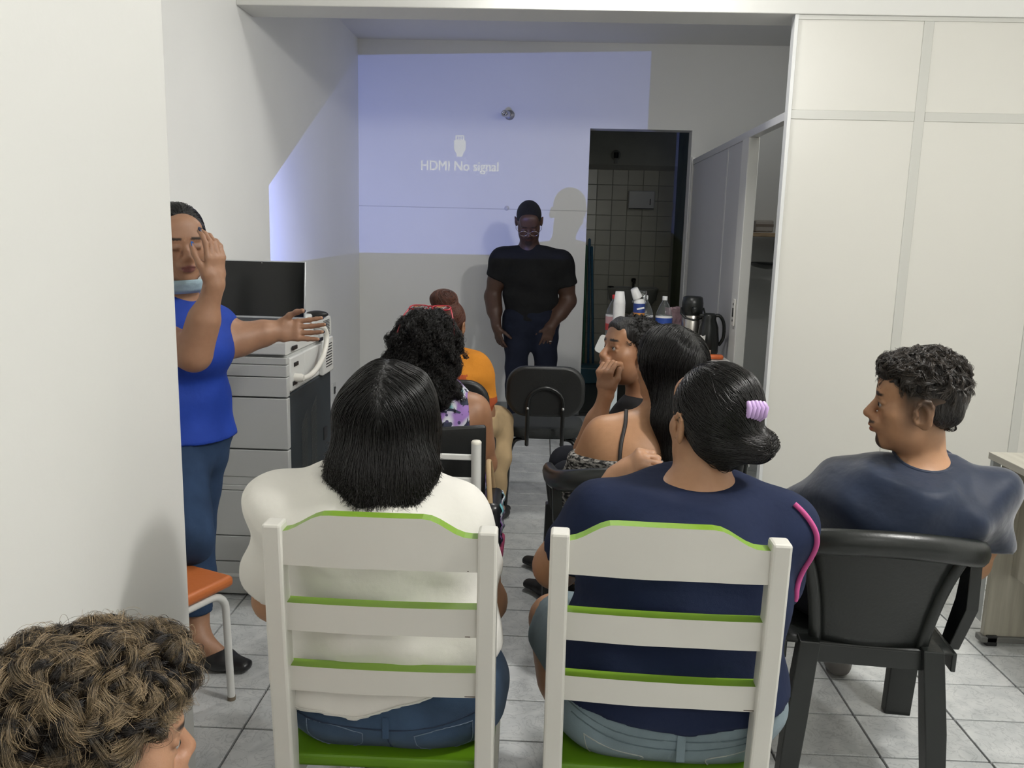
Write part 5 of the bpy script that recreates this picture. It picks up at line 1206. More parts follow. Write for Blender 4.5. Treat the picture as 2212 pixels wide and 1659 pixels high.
ringlets(ho, org, F, V, Q, 620, hair_mat('wavy_dark_hair', (.008, .006, .0045), (.034, .025, .018), .30, .6, .6), 14, .050, .0042, 1.0, 31, 18, .5, .0005, lambda c: np.clip((((c-hc) @ hR)[:, 2]-.045)/.04, .02, 1), .0022, lambda p: hR @ A3(.0, .6, -.25))

# ---------------------------------------------------------------- woman with long straight hair and bare shoulders
org = A3(.33, 2.68, 0); P7 = person('person with long straight black hair, bare shoulders and a grey knit top', org)
J = dict(pel=(.31, 2.66, .50), wst=(.335, 2.68, .62), chs=(.345, 2.66, .725), nck=(.385, 2.68, .860), hb=(.395, 2.685, .93),
         sl=(.215, 2.66, .790), sr=(.545, 2.68, .80), el=(.125, 2.70, .60), er=(.585, 2.78, .58), wl=(.20, 2.86, .58), wr=(.44, 2.86, .58),
         hl=(.225, 2.68, .505), hr=(.40, 2.68, .505), kl=(.20, 2.97, .49), kr=(.42, 2.97, .49), al=(.20, 2.86, .09), ar=(.42, 2.86, .09), pw=.175, ww=.165, cw=.175, flat=.66, tw=.15, side=(1, .1, 0))
hc, hR, hs = A3(.402, 2.68, 1.022), rotm(.75, .0, .0), .98
L = body_prims(J, .97, 1.12, 1.05)
hl, _ = hand_prims(J['wl'], (.45, .7, -.25), (0, .2, -1), 1, sc=.92); hr_, _ = hand_prims(J['wr'], (-.45, .7, -.25), (0, .2, -1), -1, sc=.92)
make_body(P7, org, L+head_prims(hc, hR, hs)+hl+hr_+foot_prims(J['al'], (0, 1, 0))+foot_prims(J['ar'], (0, 1, 0)), (.43, .225, .115), (hc, hR, hs), J, .010, [box_around(hc, (.12, .12, .13), .0045)])
def knit_mat():
    m = bpy.data.materials.new('grey_knit'); t, b = nt(m); g = t.nodes.new('ShaderNodeTexCoord'); mp = t.nodes.new('ShaderNodeMapping'); mp.inputs['Scale'].default_value = (60, 60, 150); mp.inputs['Rotation'].default_value = (0, .3, 0)
    n = t.nodes.new('ShaderNodeTexNoise'); n.inputs['Scale'].default_value = 1; n.inputs['Detail'].default_value = 3; t.links.new(g.outputs['Object'], mp.inputs[0]); t.links.new(mp.outputs[0], n.inputs['Vector'])
    r = t.nodes.new('ShaderNodeValToRGB'); e = r.color_ramp.elements; e[0].position = .44; e[1].position = .60; e[0].color = (.012, .012, .012, 1); e[1].color = (.42, .40, .37, 1)
    t.links.new(n.outputs[0], r.inputs[0]); t.links.new(r.outputs[0], b.inputs['Base Color']); b.inputs['Roughness'].default_value = .9
    bp = t.nodes.new('ShaderNodeBump'); bp.inputs['Strength'].default_value = .8; bp.inputs['Distance'].default_value = .004; t.links.new(n.outputs[0], bp.inputs['Height']); t.links.new(bp.outputs[0], b.inputs['Normal']); return m
Ls = by_tag(L, 'torso')
o, F = garment('knit_top', Ls, knit_mat(), P7, org, .0075, .016, .05, [((.33, 2.6, .745), (-.10, -.05, 1)), ((.3, 2.6, .48), (0, 0, -1))], (.0045, [((8, 0, 75), 1), ((20, 0, 60), .8)], 35),
               extra=[Cap(A3(*J['el'])*.62+A3(*J['sl'])*.38, A3(*J['el'])*1.05-A3(*J['sl'])*.05, .064, .062, k=.05), Cap(A3(*J['er'])*.62+A3(*J['sr'])*.38, A3(*J['er'])*1.05-A3(*J['sr'])*.05, .064, .062, k=.05)])
Fb = Field(by_tag(L, 'torso', 'shoulder', 'neck', 'uarm'), .009)
st = project(Fb, smooth_path([(.262, 2.56, .715), (.264, 2.57, .76), (.270, 2.59, .80), (.278, 2.62, .835), (.284, 2.66, .86), (.286, 2.70, .86)], 6), .0025)
MB().tube([tuple(p-org) for p in st], .0062, n=6, flat=.4, side=(1, 0, 0)).obj('strap', mat('black_strap', (.012, .010, .010), .6), P7)
garment('trousers', by_tag(L, 'torso')[:1]+by_tag(L, 'thigh', 'shin'), M_jean, P7, org, .012, .012, None, [((0, 0, .56), (0, 0, 1)), ((0, 0, .12), (0, 0, -1))])
for x in ('l', 'r'): shoe(P7, org, J['a'+x], (0, 1, 0), M_dark, .92)
pr = [Ell(hc+hR @ A3(0, -.018, .032), (.100, .112, .102), hR, .03), Cap(hc+A3(.03, -.020, .0), hc+A3(.045, -.085, -.16), .102, .088, .75, (1, .15, 0), .04), Cap(hc+A3(.045, -.090, -.16), hc+A3(.060, -.150, -.30), .088, .060, .50, (1, .15, 0), .04)]
ho, F, V, Q = hair_mass(P7, org, pr, H_blackb, .0068, [(hc+hR @ A3(0, .030, .02), hR @ A3(0, 1, -.45))], (.0022, [((60, 20, 4), 1), ((-75, 10, 6), .8)], 13))
long_strands(ho, org, F, V, Q, hc, hc+hR @ A3(.01, -.01, .12), lambda r, g: .70+g.normal(0, .03, len(r)), 5200, H_black, 30, .0006, .0004, 41, hR @ A3(0, 1, 0), None, .05, .012)

# ---------------------------------------------------------------- man resting his chin on his fist
org = A3(.40, 3.05, 0); P6 = person('person in a dark T-shirt resting the mouth on a fist, looking up left', org)
J = dict(pel=(.50, 3.23, .51), wst=(.48, 3.17, .62), chs=(.44, 3.11, .725), nck=(.385, 3.05, .845), hb=(.355, 3.03, .93),
         sl=(.335, 2.985, .775), sr=(.54, 3.17, .785), el=(.172, 2.90, .675), er=(.50, 3.30, .58), wl=(.232, 2.885, .880), wr=(.36, 3.38, .56),
         hl=(.47, 3.14, .515), hr=(.47, 3.32, .515), kl=(.12, 3.13, .50), kr=(.12, 3.36, .50), al=(.13, 3.13, .09), ar=(.12, 3.38, .09), pw=.16, ww=.15, cw=.165, flat=.64, tw=.14, side=(.75, .66, 0))
hc, hR, hs = A3(.325, 3.00, 1.022), rotm(1.93, .17, .05), 1.04
L = body_prims(J, 1.0, .96, 1.0)
hl, _ = hand_prims(J['wl'], (-.12, -.02, 1), (.75, .62, -.1), 1, (1.0, 1.15, 1.15, 1.1), 1.0, .2, .9, .35); hr_, _ = hand_prims(J['wr'], (-.6, .5, -.3), (0, 0, -1), -1)
make_body(P6, org, L+head_prims(hc, hR, hs, 1.02)+hl+hr_+foot_prims(J['al'], (-.8, .5, 0))+foot_prims(J['ar'], (-.8, .5, 0)), (.36, .185, .10), (hc, hR, hs), J, .011, [box_around(hc, (.13, .13, .14), .004), box_around(A3(J['wl'])+A3(.0, 0, .06), (.07, .07, .09), .004)], dict(stubble=.35, fade=(.0, .05, (.02, .014, .01), .8, -.0)))
eyes(hc, hR, hs, P6, org, (-.05, 1, .28))
M_btee = cloth('charcoal_cotton', (.022, .022, .024), .85)
garment('shirt', by_tag(L, 'torso', 'shoulder'), M_btee, P6, org, .0085, .014, .05, [((.4, 3, .50), (0, 0, -1)), ((.385, 3.05, .868), (.25, -.1, 1))], (.003, WAVES, 45), extra=[sleeve(J, 'l', .62, .062, 1, 1, .006), sleeve(J, 'r', .62, .062, 1, 1, .006)])
garment('trousers', by_tag(L, 'torso')[:1]+by_tag(L, 'thigh', 'shin'), M_short, P6, org, .012, .012, None, [((0, 0, .58), (0, 0, 1)), ((0, 0, .12), (0, 0, -1))])
for x in ('l', 'r'): shoe(P6, org, J['a'+x], (-.8, .5, 0), M_dark, .98)
W = lambda x, y, z: hc+hR @ (A3(x, y, z)*hs)
pr = [Ell(W(0, -.014, .038), A3(.079, .100, .084)*1.04, hR, .02), Ell(W(0, .046, .068), A3(.060, .050, .042)*1.04, hR, .02), Ell(W(.0, -.098, .060), (.050, .045, .042), hR, .02)]
ho, F, V, Q = hair_mass(P6, org, pr, H_blackb, .0055, [(W(0, .080, .046), hR @ A3(0, .85, -.30)), (W(0, .02, .008), hR @ A3(0, .80, -1))], (.0020, [((110, 60, 40), 1), ((-70, 90, 60), .8)], 18))
ringlets(ho, org, F, V, Q, 700, H_black, 7, .020, .0020, .7, 51, 10, .6, .00055, lambda c: (((c-hc) @ hR)[:, 1] < .045)+.0, .002, lambda p: hR @ A3(0, -.8, -.3))

# ---------------------------------------------------------------- woman with curly hair and red glasses
org = A3(-.385, 2.95, 0); P4 = person('person with long curly black hair and a floral sleeveless top, seated from behind', org)
J = dict(pel=(-.385, 2.93, .53), wst=(-.39, 2.93, .65), chs=(-.395, 2.94, .745), nck=(-.405, 2.965, .875), hb=(-.405, 2.97, .94),
         sl=(-.560, 2.95, .80), sr=(-.238, 2.95, .795), el=(-.60, 3.03, .58), er=(-.200, 3.0, .585), wl=(-.47, 3.2, .56), wr=(-.24, 3.2, .56),
         hl=(-.475, 2.93, .535), hr=(-.30, 2.93, .535), kl=(-.47, 3.30, .50), kr=(-.28, 3.30, .50), al=(-.47, 3.32, .09), ar=(-.28, 3.32, .09), pw=.175, ww=.165, cw=.172, flat=.66, tw=.15)
hc, hR, hs = A3(-.405, 2.965, 1.025), rotm(-.06, -.08, 0), .98
L = body_prims(J, .97, 1.12, 1.05)
hl, _ = hand_prims(J['wl'], (.45, .7, -.25), (0, .2, -1), 1, sc=.92); hr_, _ = hand_prims(J['wr'], (-.45, .7, -.25), (0, .2, -1), -1, sc=.92)
make_body(P4, org, L+head_prims(hc, hR, hs)+hl+hr_+foot_prims(J['al'], (0, 1, 0))+foot_prims(J['ar'], (0, 1, 0)), SKIN_P['brown'], (hc, hR, hs), J, .011)
def floral_mat():
    m = bpy.data.materials.new('floral_print'); t, b = nt(m); g = t.nodes.new('ShaderNodeTexCoord')
    def ramp(src, stops, interp='CONSTANT'):
        r = t.nodes.new('ShaderNodeValToRGB'); r.color_ramp.interpolation = interp; e = r.color_ramp.elements
        e[0].position, e[0].color = stops[0][0], (*stops[0][1], 1); e[1].position, e[1].color = stops[1][0], (*stops[1][1], 1)
        for p, c in stops[2:]: x = e.new(p); x.color = (*c, 1)
        t.links.new(src, r.inputs[0]); return r
    n = t.nodes.new('ShaderNodeTexNoise'); n.inputs['Scale'].default_value = 22; n.inputs['Detail'].default_value = 2; n.inputs['Distortion'].default_value = .6; t.links.new(g.outputs['Object'], n.inputs['Vector'])
    n2 = t.nodes.new('ShaderNodeTexNoise'); n2.inputs['Scale'].default_value = 12; n2.inputs['Detail'].default_value = 1; t.links.new(g.outputs['Object'], n2.inputs['Vector'])
    v = t.nodes.new('ShaderNodeTexVoronoi'); v.inputs['Scale'].default_value = 34; v.inputs['Randomness'].default_value = 1; t.links.new(g.outputs['Object'], v.inputs['Vector'])
    base = ramp(n2.outputs[0], [(0, (.08, .26, .34)), (.42, (.14, .40, .44)), (.50, (.58, .60, .64)), (.60, (.26, .14, .40))], 'EASE')
    mx = t.nodes.new('ShaderNodeMix'); mx.data_type = 'RGBA'; mk = ramp(n.outputs[0], [(0, (0, 0, 0)), (.56, (1, 1, 1))]); t.links.new(mk.outputs[0], mx.inputs[0]); t.links.new(base.outputs[0], mx.inputs[6]); mx.inputs[7].default_value = (.015, .02, .05, 1)
    mx2 = t.nodes.new('ShaderNodeMix'); mx2.data_type = 'RGBA'; mk2 = ramp(v.outputs['Distance'], [(0, (1, 1, 1)), (.20, (0, 0, 0))]); t.links.new(mk2.outputs[0], mx2.inputs[0]); t.links.new(mx.outputs[2], mx2.inputs[6]); mx2.inputs[7].default_value = (.04, .03, .10, 1)
    t.links.new(mx2.outputs[2], b.inputs['Base Color']); b.inputs['Roughness'].default_value = .75; return m
M_floral = floral_mat()
Ls = by_tag(L, 'torso')+[Cap(A3(-.28, 2.95, .80), A3(-.33, 2.96, .855), .045, .040, k=.04), Cap(A3(-.52, 2.95, .80), A3(-.47, 2.96, .855), .045, .040, k=.04)]
garment('top', Ls, M_floral, P4, org, .008, .014, .05, [((-.4, 2.9, .50), (0, 0, -1)), ((-.245, 2.95, .8), (1, 0, .10)), ((-.555, 2.95, .8), (-1, 0, .10)), ((-.40, 2.80, .865), (0, -.5, 1))], (.0025, WAVES, 55), sub=[Ell((-.405, 2.86, .86), (.085, .10, .075), k=.02)])
garment('skirt', by_tag(L, 'torso')[:1]+by_tag(L, 'thigh')+[Cap(A3(-.47, 3.30, .50), A3(-.46, 3.32, .20), .08, .09, k=.08), Cap(A3(-.28, 3.30, .50), A3(-.29, 3.32, .20), .08, .09, k=.08)], M_floral, P4, org, .011, .016, .06, [((0, 0, .58), (0, 0, 1)), ((0, 0, .2), (0, 0, -1))], (.005, [((40, 0, 4), 1), ((-50, 20, 0), .8)], 57))
for x in ('l', 'r'): shoe(P4, org, J['a'+x], (0, 1, 0), M_dark, .92, 'sandal', True)
pr = [Ell(hc+A3(0, -.012, .028), (.100, .108, .098), None, .03), Cap(hc+A3(-.012, -.025, -.02), hc+A3(-.022, -.07, -.15), .116, .116, .70, (1, 0, 0), .05), Cap(hc+A3(-.022, -.08, -.15), hc+A3(-.040, -.150, -.26), .106, .066, .55, (1, 0, 0), .05)]
ho, F, V, Q = hair_mass(P4, org, pr, H_blackb, .008, [(hc+A3(0, .05, .0), (0, 1, -.2))], (.006, [((70, 40, 60), 1), ((-80, 30, 70), .9), ((50, 80, -60), .8)], 23))
ringlets(ho, org, F, V, Q, 2000, H_black, 6, .17, .0055, 4.2, 61, 40, 1.5, .00055, None, .004)
# red glasses pushed up on the hair
G = thing('glasses', 'red framed glasses pushed up on the curly black hair', 'glasses', tuple(hc+A3(-.0, .02, .108)))
M_redf = mat('red_frame', (.40, .02, .035), .3); gp = [(-.100, -.055, -.045), (-.088, .0, .012), (-.080, .045, .022)]
for s in (-1, 1):
    MB().tube([(s*.100, -.075, -.060), (s*.088, -.02, -.005), (s*.074, .040, .020)], .0032, n=8).obj('temple', M_redf, G)
    MB().tube([(s*.040+.034*math.copysign(abs(math.cos(a))**.6, math.cos(a)), .040+.022*math.copysign(abs(math.sin(a))**.6, math.sin(a)), .022+.006*math.sin(a)) for a in [2*PI*i/24 for i in range(24)]], .0030, n=8, closed=True).obj('rim', M_redf, G)
    MB().lathe([(0, 0), (.022, 0), (.022, .0012), (0, .0012)], n=20, c=(s*.040, .0402, .022), rot=(.25, 0, 0)).obj('lens', mat('clear_lens', (.9, .92, .92), .05, trans=.95, ior=1.2), G)
MB().tube([(-.009, .040, .026), (0, .042, .028), (.009, .040, .026)], .0028, n=8).obj('bridge', M_redf, G)

# ---------------------------------------------------------------- person with red-brown bun and orange top
org = A3(-.43, 3.92, 0); P3 = person('person with a red-brown top bun, orange sweater and khaki trousers, seated', org)
J = dict(pel=(-.40, 3.93, .52), wst=(-.41, 3.91, .64), chs=(-.42, 3.90, .735), nck=(-.445, 3.915, .865), hb=(-.445, 3.92, .92),
         sl=(-.60, 3.90, .805), sr=(-.312, 3.90, .80), el=(-.62, 3.97, .58), er=(-.262, 3.92, .585), wl=(-.50, 4.15, .55), wr=(-.28, 4.12, .55),
         hl=(-.48, 3.93, .525), hr=(-.32, 3.93, .525), kl=(-.46, 4.28, .50), kr=(-.215, 4.18, .48), al=(-.46, 4.28, .09), ar=(-.205, 4.02, .10), pw=.165, ww=.16, cw=.170, flat=.66, tw=.145)
hc, hR, hs = A3(-.440, 3.92, .995), rotm(-.25, -.05, 0), .98
L = body_prims(J, .97, 1.1, 1.05)
hl, _ = hand_prims(J['wl'], (.45, .7, -.25), (0, .2, -1), 1, sc=.92); hr_, _ = hand_prims(J['wr'], (-.45, .7, -.25), (0, .2, -1), -1, sc=.92)
make_body(P3, org, L+head_prims(hc, hR, hs)+hl+hr_+foot_prims(J['al'], (0, 1, 0))+foot_prims(J['ar'], (.3, 1, 0)), SKIN_P['brown'], (hc, hR, hs), J, .0115, [box_around(hc, (.11, .11, .13), .006)])
M_or = cloth('orange_knit', (.62, .235, .025), .9, 700, .12, 9, .4); M_rd = cloth('brick_red_knit', (.42, .085, .03), .9, 700, .12, 9, .4)
Ls = by_tag(L, 'torso', 'shoulder')
o, F = garment('sweater', Ls, M_or, P3, org, .008, .015, .05, [((-.4, 3.9, .50), (0, 0, -1)), ((-.445, 3.915, .885), (0, -.2, 1))], (.002, WAVES, 65), extra=[sleeve(J, 'l', .80, .066, 1, 1, .006), sleeve(J, 'r', .80, .066, 1, 1, .006)])
me = o.data; me.materials.append(M_rd); cen = np.zeros(len(me.polygons)*3, f32); me.polygons.foreach_get('center', cen); cen = cen.reshape(-1, 3)+org
me.polygons.foreach_set('material_index', (((cen[:, 2] < .665) & (np.abs(cen[:, 0]+.437) > .12)) | ((cen[:, 2] < .785) & (cen[:, 0] > -.50) & (cen[:, 0] < -.335) & (cen[:, 1] < 3.95) & (cen[:, 2] > .60))).astype(np.int32))
garment('trousers', by_tag(L, 'torso')[:1]+by_tag(L, 'thigh', 'shin'), cloth('khaki_cotton', (.50, .36, .20), .85, 900, .2, 8), P3, org, .0085, .018, .05, [((0, 0, .57), (0, 0, 1)), ((0, 0, .12), (0, 0, -1))], (.0016, [((10, 20, 50), 1), ((30, 30, 30), .8)], 67))
for x, d in (('l', (0, 1, 0)), ('r', (.3, 1, 0))): shoe(P3, org, J['a'+x], d, M_dark, .92)
H_red = hair_mat('auburn_hair', (.045, .012, .006), (.11, .032, .014), .34, .4, .5); H_redb = hair_base('auburn_base', (.05, .014, .007))
bun = hc+A3(-.018, -.030, .125)
pr = [Ell(hc+hR @ A3(0, -.012, .034), (.080, .100, .088), hR, .02), Ell(bun, (.064, .058, .046), None, .02)]
ho, F, V, Q = hair_mass(P3, org, pr, H_redb, .0065, [(hc+hR @ A3(0, .05, .05), hR @ A3(0, .9, -.45)), (hc+hR @ A3(0, -.02, -.03), hR @ A3(0, 1, -1))])
to_point_strands(ho, org, F, V, Q, bun, 2200, H_red, 18, .13, 71, lambda c: (c[:, 2] < bun[2]-.03)+.0, .0007, .08)
coil_strands(ho, org, F, V, Q, bun, (.4, -.7, .5), 1500, H_red, 72, 16, .10, .0007)

# ---------------------------------------------------------------- standing man in black
org = A3(-.08, 6.08, 0); P2 = person('standing person in a black T-shirt and dark jeans, head bowed, wearing glasses', org)
J = dict(pel=(-.085, 6.08, .83), wst=(-.085, 6.085, .98), chs=(-.085, 6.08, 1.14), nck=(-.105, 6.07, 1.335), hb=(-.108, 6.04, 1.40),
         sl=(-.295, 6.09, 1.245), sr=(.125, 6.09, 1.235), el=(-.365, 6.13, .985), er=(.190, 6.13, .965), wl=(-.325, 6.00, .775), wr=(.065, 5.97, .785),
         hl=(-.175, 6.08, .80), hr=(.015, 6.08, .80), kl=(-.175, 6.05, .45), kr=(.04, 6.05, .45), al=(-.185, 6.08, .09), ar=(.07, 6.10, .09), pw=.168, ww=.168, cw=.190, flat=.62, tw=.17, nr=.062)
hc, hR, hs = A3(-.112, 5.985, 1.520), rotm(PI+.04, -.68, .02), 1.12
L = body_prims(J, 1.12, 1.22, 1.02)
hl, _ = hand_prims(J['wl'], (.22, .02, -1), (.75, .65, 0), -1, (.25, .3, .35, .35), 1.05); hr_, _ = hand_prims(J['wr'], (-.28, .05, -1), (-.2, .95, 0), 1, (.2, .2, .22, .25), 1.05)
make_body(P2, org, L+head_prims(hc, hR, hs, 1.0, 1.05)+lids(hc, hR, hs, .003)+hl+hr_+foot_prims(J['al'], (-.25, -1, 0))+foot_prims(J['ar'], (.25, -1, 0)), SKIN_P['dark'], (hc, hR, hs), J, .011, [box_around(hc, (.12, .13, .15), .006), box_around(A3(J['wl'])-A3(0, 0, .08), (.07, .08, .11), .006), box_around(A3(J['wr'])-A3(0, 0, .08), (.08, .08, .11), .006)], dict(beard=(.012, .009, .008), stubble=.5))
eyes(hc, hR, hs, P2, org, (0, 1, -.4))
M_blk = cloth('black_cotton', (.010, .0105, .011), .85, 900, .2, 6, .15)
o, F = garment('shirt', by_tag(L, 'torso', 'shoulder'), M_blk, P2, org, .009, .014, .05, [((0, 6, .815), (0, 0, -1)), ((-.105, 6.06, 1.352), (0, .25, 1))], (.0028, WAVES, 75), extra=[sleeve(J, 'l', .50, .072, 1.12, 1.08, .004), sleeve(J, 'r', .58, .072, 1.12, 1.08, .004)])
garment('jeans', by_tag(L, 'torso')[:1]+by_tag(L, 'thigh', 'shin'), cloth('dark_denim', (.012, .016, .032), .9, 1000, .3, 8), P2, org, .0095, .012, None, [((0, 0, .90), (0, 0, 1)), ((0, 0, .11), (0, 0, -1))], (.003, [((10, 0, 50), 1), ((30, 0, 30), .6)], 77))
for x, d in (('l', (-.25, -1, 0)), ('r', (.25, -1, 0))): shoe(P2, org, J['a'+x], d, mat('black_leather', (.012, .012, .012), .35), 1.12)
W = lambda x, y, z: hc+hR @ (A3(x, y, z)*hs)
ho, F, V, Q = hair_mass(P2, org, [Ell(W(0, -.014, .038), A3(.078, .099, .087)*hs, hR, .02)], mat('cropped_hair', (.006, .005, .005), .7, bump=1, bscale=300), .0075, [(W(0, .066, .055), hR @ A3(0, .85, -.5)), (W(0, -.01, -.02), hR @ A3(0, .9, -1))])
G = thing('glasses', 'thin metal glasses on the bowed face of the standing man', 'glasses', tuple(W(0, .10, -.004)))
M_gl = mat('thin_metal', (.45, .42, .40), .25, metal=.9)
for s in (-1, 1):
    MB().tube([tuple(hR @ A3(s*.034+.026*math.cos(a), .012, -.004+.018*math.sin(a))*1.1) for a in [2*PI*i/18 for i in range(18)]], .0016, n=6, closed=True).obj('rim', M_gl, G)
    MB().tube([tuple(hR @ A3(s*.060, .012, .0)*1.1), tuple(hR @ A3(s*.081, -.03, .0)*1.1), tuple(hR @ A3(s*.084, -.105, .0)*1.1)], .0015, n=6).obj('temple', M_gl, G)
MB().tube([tuple(hR @ A3(-.009, .013, .0)*1.1), tuple(hR @ A3(0, .016, .003)*1.1), tuple(hR @ A3(.009, .013, .0)*1.1)], .0015, n=6).obj('bridge', M_gl, G)
rp = A3(J['wr'])+A3(-.02, -.005, -.098)*1.05
MB().tube([(rp[0]-org[0]+.011*math.cos(a)+.022, rp[1]-org[1]+.011*math.sin(a)+.0, rp[2]) for a in [2*PI*i/12 for i in range(12)]], .0022, n=6, closed=True).obj('ring', mat('silver_ring', (.8, .78, .72), .2, metal=1), P2)

# ---------------------------------------------------------------- woman in royal blue, half hidden by the near wall
org = A3(-1.12, 2.58, 0); P1 = person('person in a royal blue top and jeans beside the printer, hand raised to the face', org)
J = dict(pel=(-1.175, 2.66, .745), wst=(-1.170, 2.655, .90), chs=(-1.165, 2.64, 1.045), nck=(-1.150, 2.625, 1.195), hb=(-1.130, 2.60, 1.27),
         sl=(-1.225, 2.50, 1.105), sr=(-1.080, 2.74, 1.095), el=(-1.030, 2.43, 1.045), er=(-1.0, 2.74, 1.06), wl=(-.952, 2.41, 1.258), wr=(-.905, 2.80, 1.082),
         hl=(-1.165, 2.60, .675), hr=(-1.13, 2.70, .73), kl=(-1.055, 2.42, .470), kr=(-1.15, 2.66, .42), al=(-1.21, 2.56, .44), ar=(-1.095, 2.53, .09), pw=.150, ww=.130, cw=.140, flat=.70, tw=.125, side=(.60, .80, 0))
J['er'] = (-1.015, 2.745, 1.055)
hc, hR, hs = A3(-1.118, 2.565, 1.372), rotm(-2.50, -.12, .06), .97
L = body_prims(J, .95, 1.15, .98)
b1 = A3(-1.105, 2.58, 1.035); L += [Ell(b1, (.075, .080, .075), k=.05, tag='torso'), Ell(A3(-1.085, 2.66, 1.03), (.070, .070, .070), k=.05, tag='torso')]
h1, t1 = hand_prims(J['wl'], (.10, -.05, 1), (-.85, .35, .1), -1, (.30, .42, .48, .50), .98, .02, .15, .30); h2, t2 = hand_prims(J['wr'], (1, .12, .04), (.10, -.95, .28), 1, (.10, .16, .20, .12), .98, .40, .25, .50)
skin1 = (.37, .20, .12)
make_body(P1, org, L+head_prims(hc, hR, hs, .97, 1.05, 1.1)+lids(hc, hR, hs, .0025)+h1+h2+foot_prims(J['ar'], (1, -.25, 0)), skin1, (hc, hR, hs), J, .010, [box_around(hc, (.11, .12, .14), .0042), box_around(A3(J['wl'])+A3(0, 0, .08), (.07, .07, .11), .004), box_around(A3(J['wr'])+A3(.09, .01, 0), (.12, .06, .08), .004)], dict(lip=(.24, .09, .08), brow=(.03, .018, .012)))
eyes(hc, hR, hs, P1, org, (.1, 1, -.35))
M_roy = cloth('royal_blue_crepe', (.018, .060, .40), .7, 800, .18, 6, .2)
o, F = garment('top', by_tag(L, 'torso', 'shoulder'), M_roy, P1, org, .0078, .013, .045, [((-1.1, 2.6, .735), (-.03, 0, -1)), ((-1.125, 2.615, 1.235), (.25, -.35, 1))], (.0022, [((6, 4, 34), 1), ((26, 20, 22), .7)], 85), extra=[sleeve(J, 'l', .34, .062, .95, 1, 0), sleeve(J, 'r', .34, .060, .95, 1, 0), Cap((-1.17, 2.655, .86), (-1.165, 2.655, .735), .130, .165, .72, J['side'], .05)])
sm = []
o2, Fj = garment('jeans', by_tag(L, 'torso')[:1]+by_tag(L, 'thigh', 'shin'), cloth('navy_denim', (.030, .060, .125), .9, 1000, .35, 8), P1, org, .0085, .012, None, [((0, 0, .86), (0, 0, 1)), ((0, 0, .17), (0, 0, -1))], (.003, [((10, 5, 50), 1), ((30, 10, 30), .6)], 87))
M_flat = mat('black_flat_leather', (.012, .012, .013), .35)
shoe(P1, org, J['ar'], (1, -.25, 0), M_flat, .95, 'flat_shoe', True); 
Ff = Field([Cap(A3(*J['al']), A3(*J['al'])+A3(-.05, .10, -.01), .034, .028, k=.02)], .009); V, Q = Ff.mesh(); raw_mesh('flat_shoe', V, Q, M_flat, None, P1, org)
ap = A3(*J['ar'])
# nails: dark varnish, one bright blue thumb
M_nail = mat('dark_nail_varnish', (.02, .025, .06), .15); M_nailb = mat('blue_nail_varnish', (.02, .12, .45), .2)
for T, big in ((t1, True), (t2, False)):
    for i, (p, d, n) in enumerate(T):
        a = unit(d); b = unit(-n-a*(-n @ a)); c = np.cross(a, b); Rn = Matrix([[c[k], a[k], b[k]] for k in range(3)])
        q = p-a*.001+b*.0045-org; mb = MB(); mb.sphere((0, 0, 0), (.0068 if i == 4 else .0052, .0115 if i == 4 else .0095, .0022), n=6)
        mb.v = [tuple(Rn @ Vector(v)+Vector(q)) for v in mb.v]; mb.obj('fingernail', M_nailb if (big and i == 4) else M_nail, P1)
# bracelet on the outstretched wrist, mask under the chin
bw = A3(J['wr'])-unit(A3(J['wr'])-A3(J['er']))*.012; ax = unit(A3(J['wr'])-A3(J['er'])); u = unit(np.cross(ax, (0, 0, 1))); v = np.cross(ax, u); mb = MB()
for i in range(22):
    a = 2*PI*i/22; p = bw+(u*math.cos(a)+v*math.sin(a))*.0355-org+ax*.003*math.sin(a*2); mb.sphere(tuple(p), .0032 if i % 3 else .0048, n=4)
mb.obj('bracelet', mat('gold_chain', (.70, .50, .28), .25, metal=.9), P1)['kind'] = 'stuff'
W = lambda x, y, z: hc+hR @ (A3(x, y, z)*hs)
MB().grid([[tuple(W(.060*math.sin(a), .030+.062*math.cos(a)-.012*j, -.112-.016*j+.008*math.cos(a))-org) for a in [-1.35+2.7*i/14 for i in range(15)]] for j in range(4)], thick=.003).obj('face_mask', mat('pale_blue_mask', (.42, .58, .66), .8, bump=.3, bscale=60), P1)
pr = [Ell(W(0, -.016, .036), A3(.082, .101, .089)*hs, hR, .02), Cap(W(0, -.085, -.02), W(.02, -.085, -.14), .045, .035, k=.03), Cap(W(-.070, -.03, -.03), W(-.055, -.02, -.14), .024, .020, k=.03)]
ho, F, V, Q = hair_mass(P1, org, pr, H_blackb, .006, [(W(0, .056, .070), hR @ A3(0, .85, -.50)), ], (.0012, [((70, 40, 40), 1)], 28), n=1)
to_point_strands(ho, org, F, V, Q, W(0, -.105, -.02), 2600, H_black, 18, .14, 81, None, .0006, .08)

# ---------------------------------------------------------------- curly haired boy at the lower left
org = A3(-.55, .86, 0); P0 = person('young person with curly dark blond-tipped hair in profile at the near wall', org)
J = dict(pel=(-.56, .84, .46), wst=(-.57, .83, .54), chs=(-.57, .83, .60), nck=(-.575, .835, .675), hb=(-.56, .85, .72),
         sl=(-.62, .93, .635), sr=(-.52, .74, .635), el=(-.58, 1.0, .50), er=(-.48, .70, .50), wl=(-.44, .98, .44), wr=(-.34, .76, .44),
         hl=(-.54, .92, .455), hr=(-.52, .79, .455), kl=(-.27, .95, .44), kr=(-.26, .82, .44), al=(-.24, .95, .09), ar=(-.23, .82, .09), pw=.12, ww=.11, cw=.12, flat=.7, tw=.10, side=(.45, -.9, 0), nr=.046)
hc, hR, hs = A3(-.512, .880, .812), rotm(-.88, -.06, .0), 1.0
L = body_prims(J, .80, 1.0, 1.0)
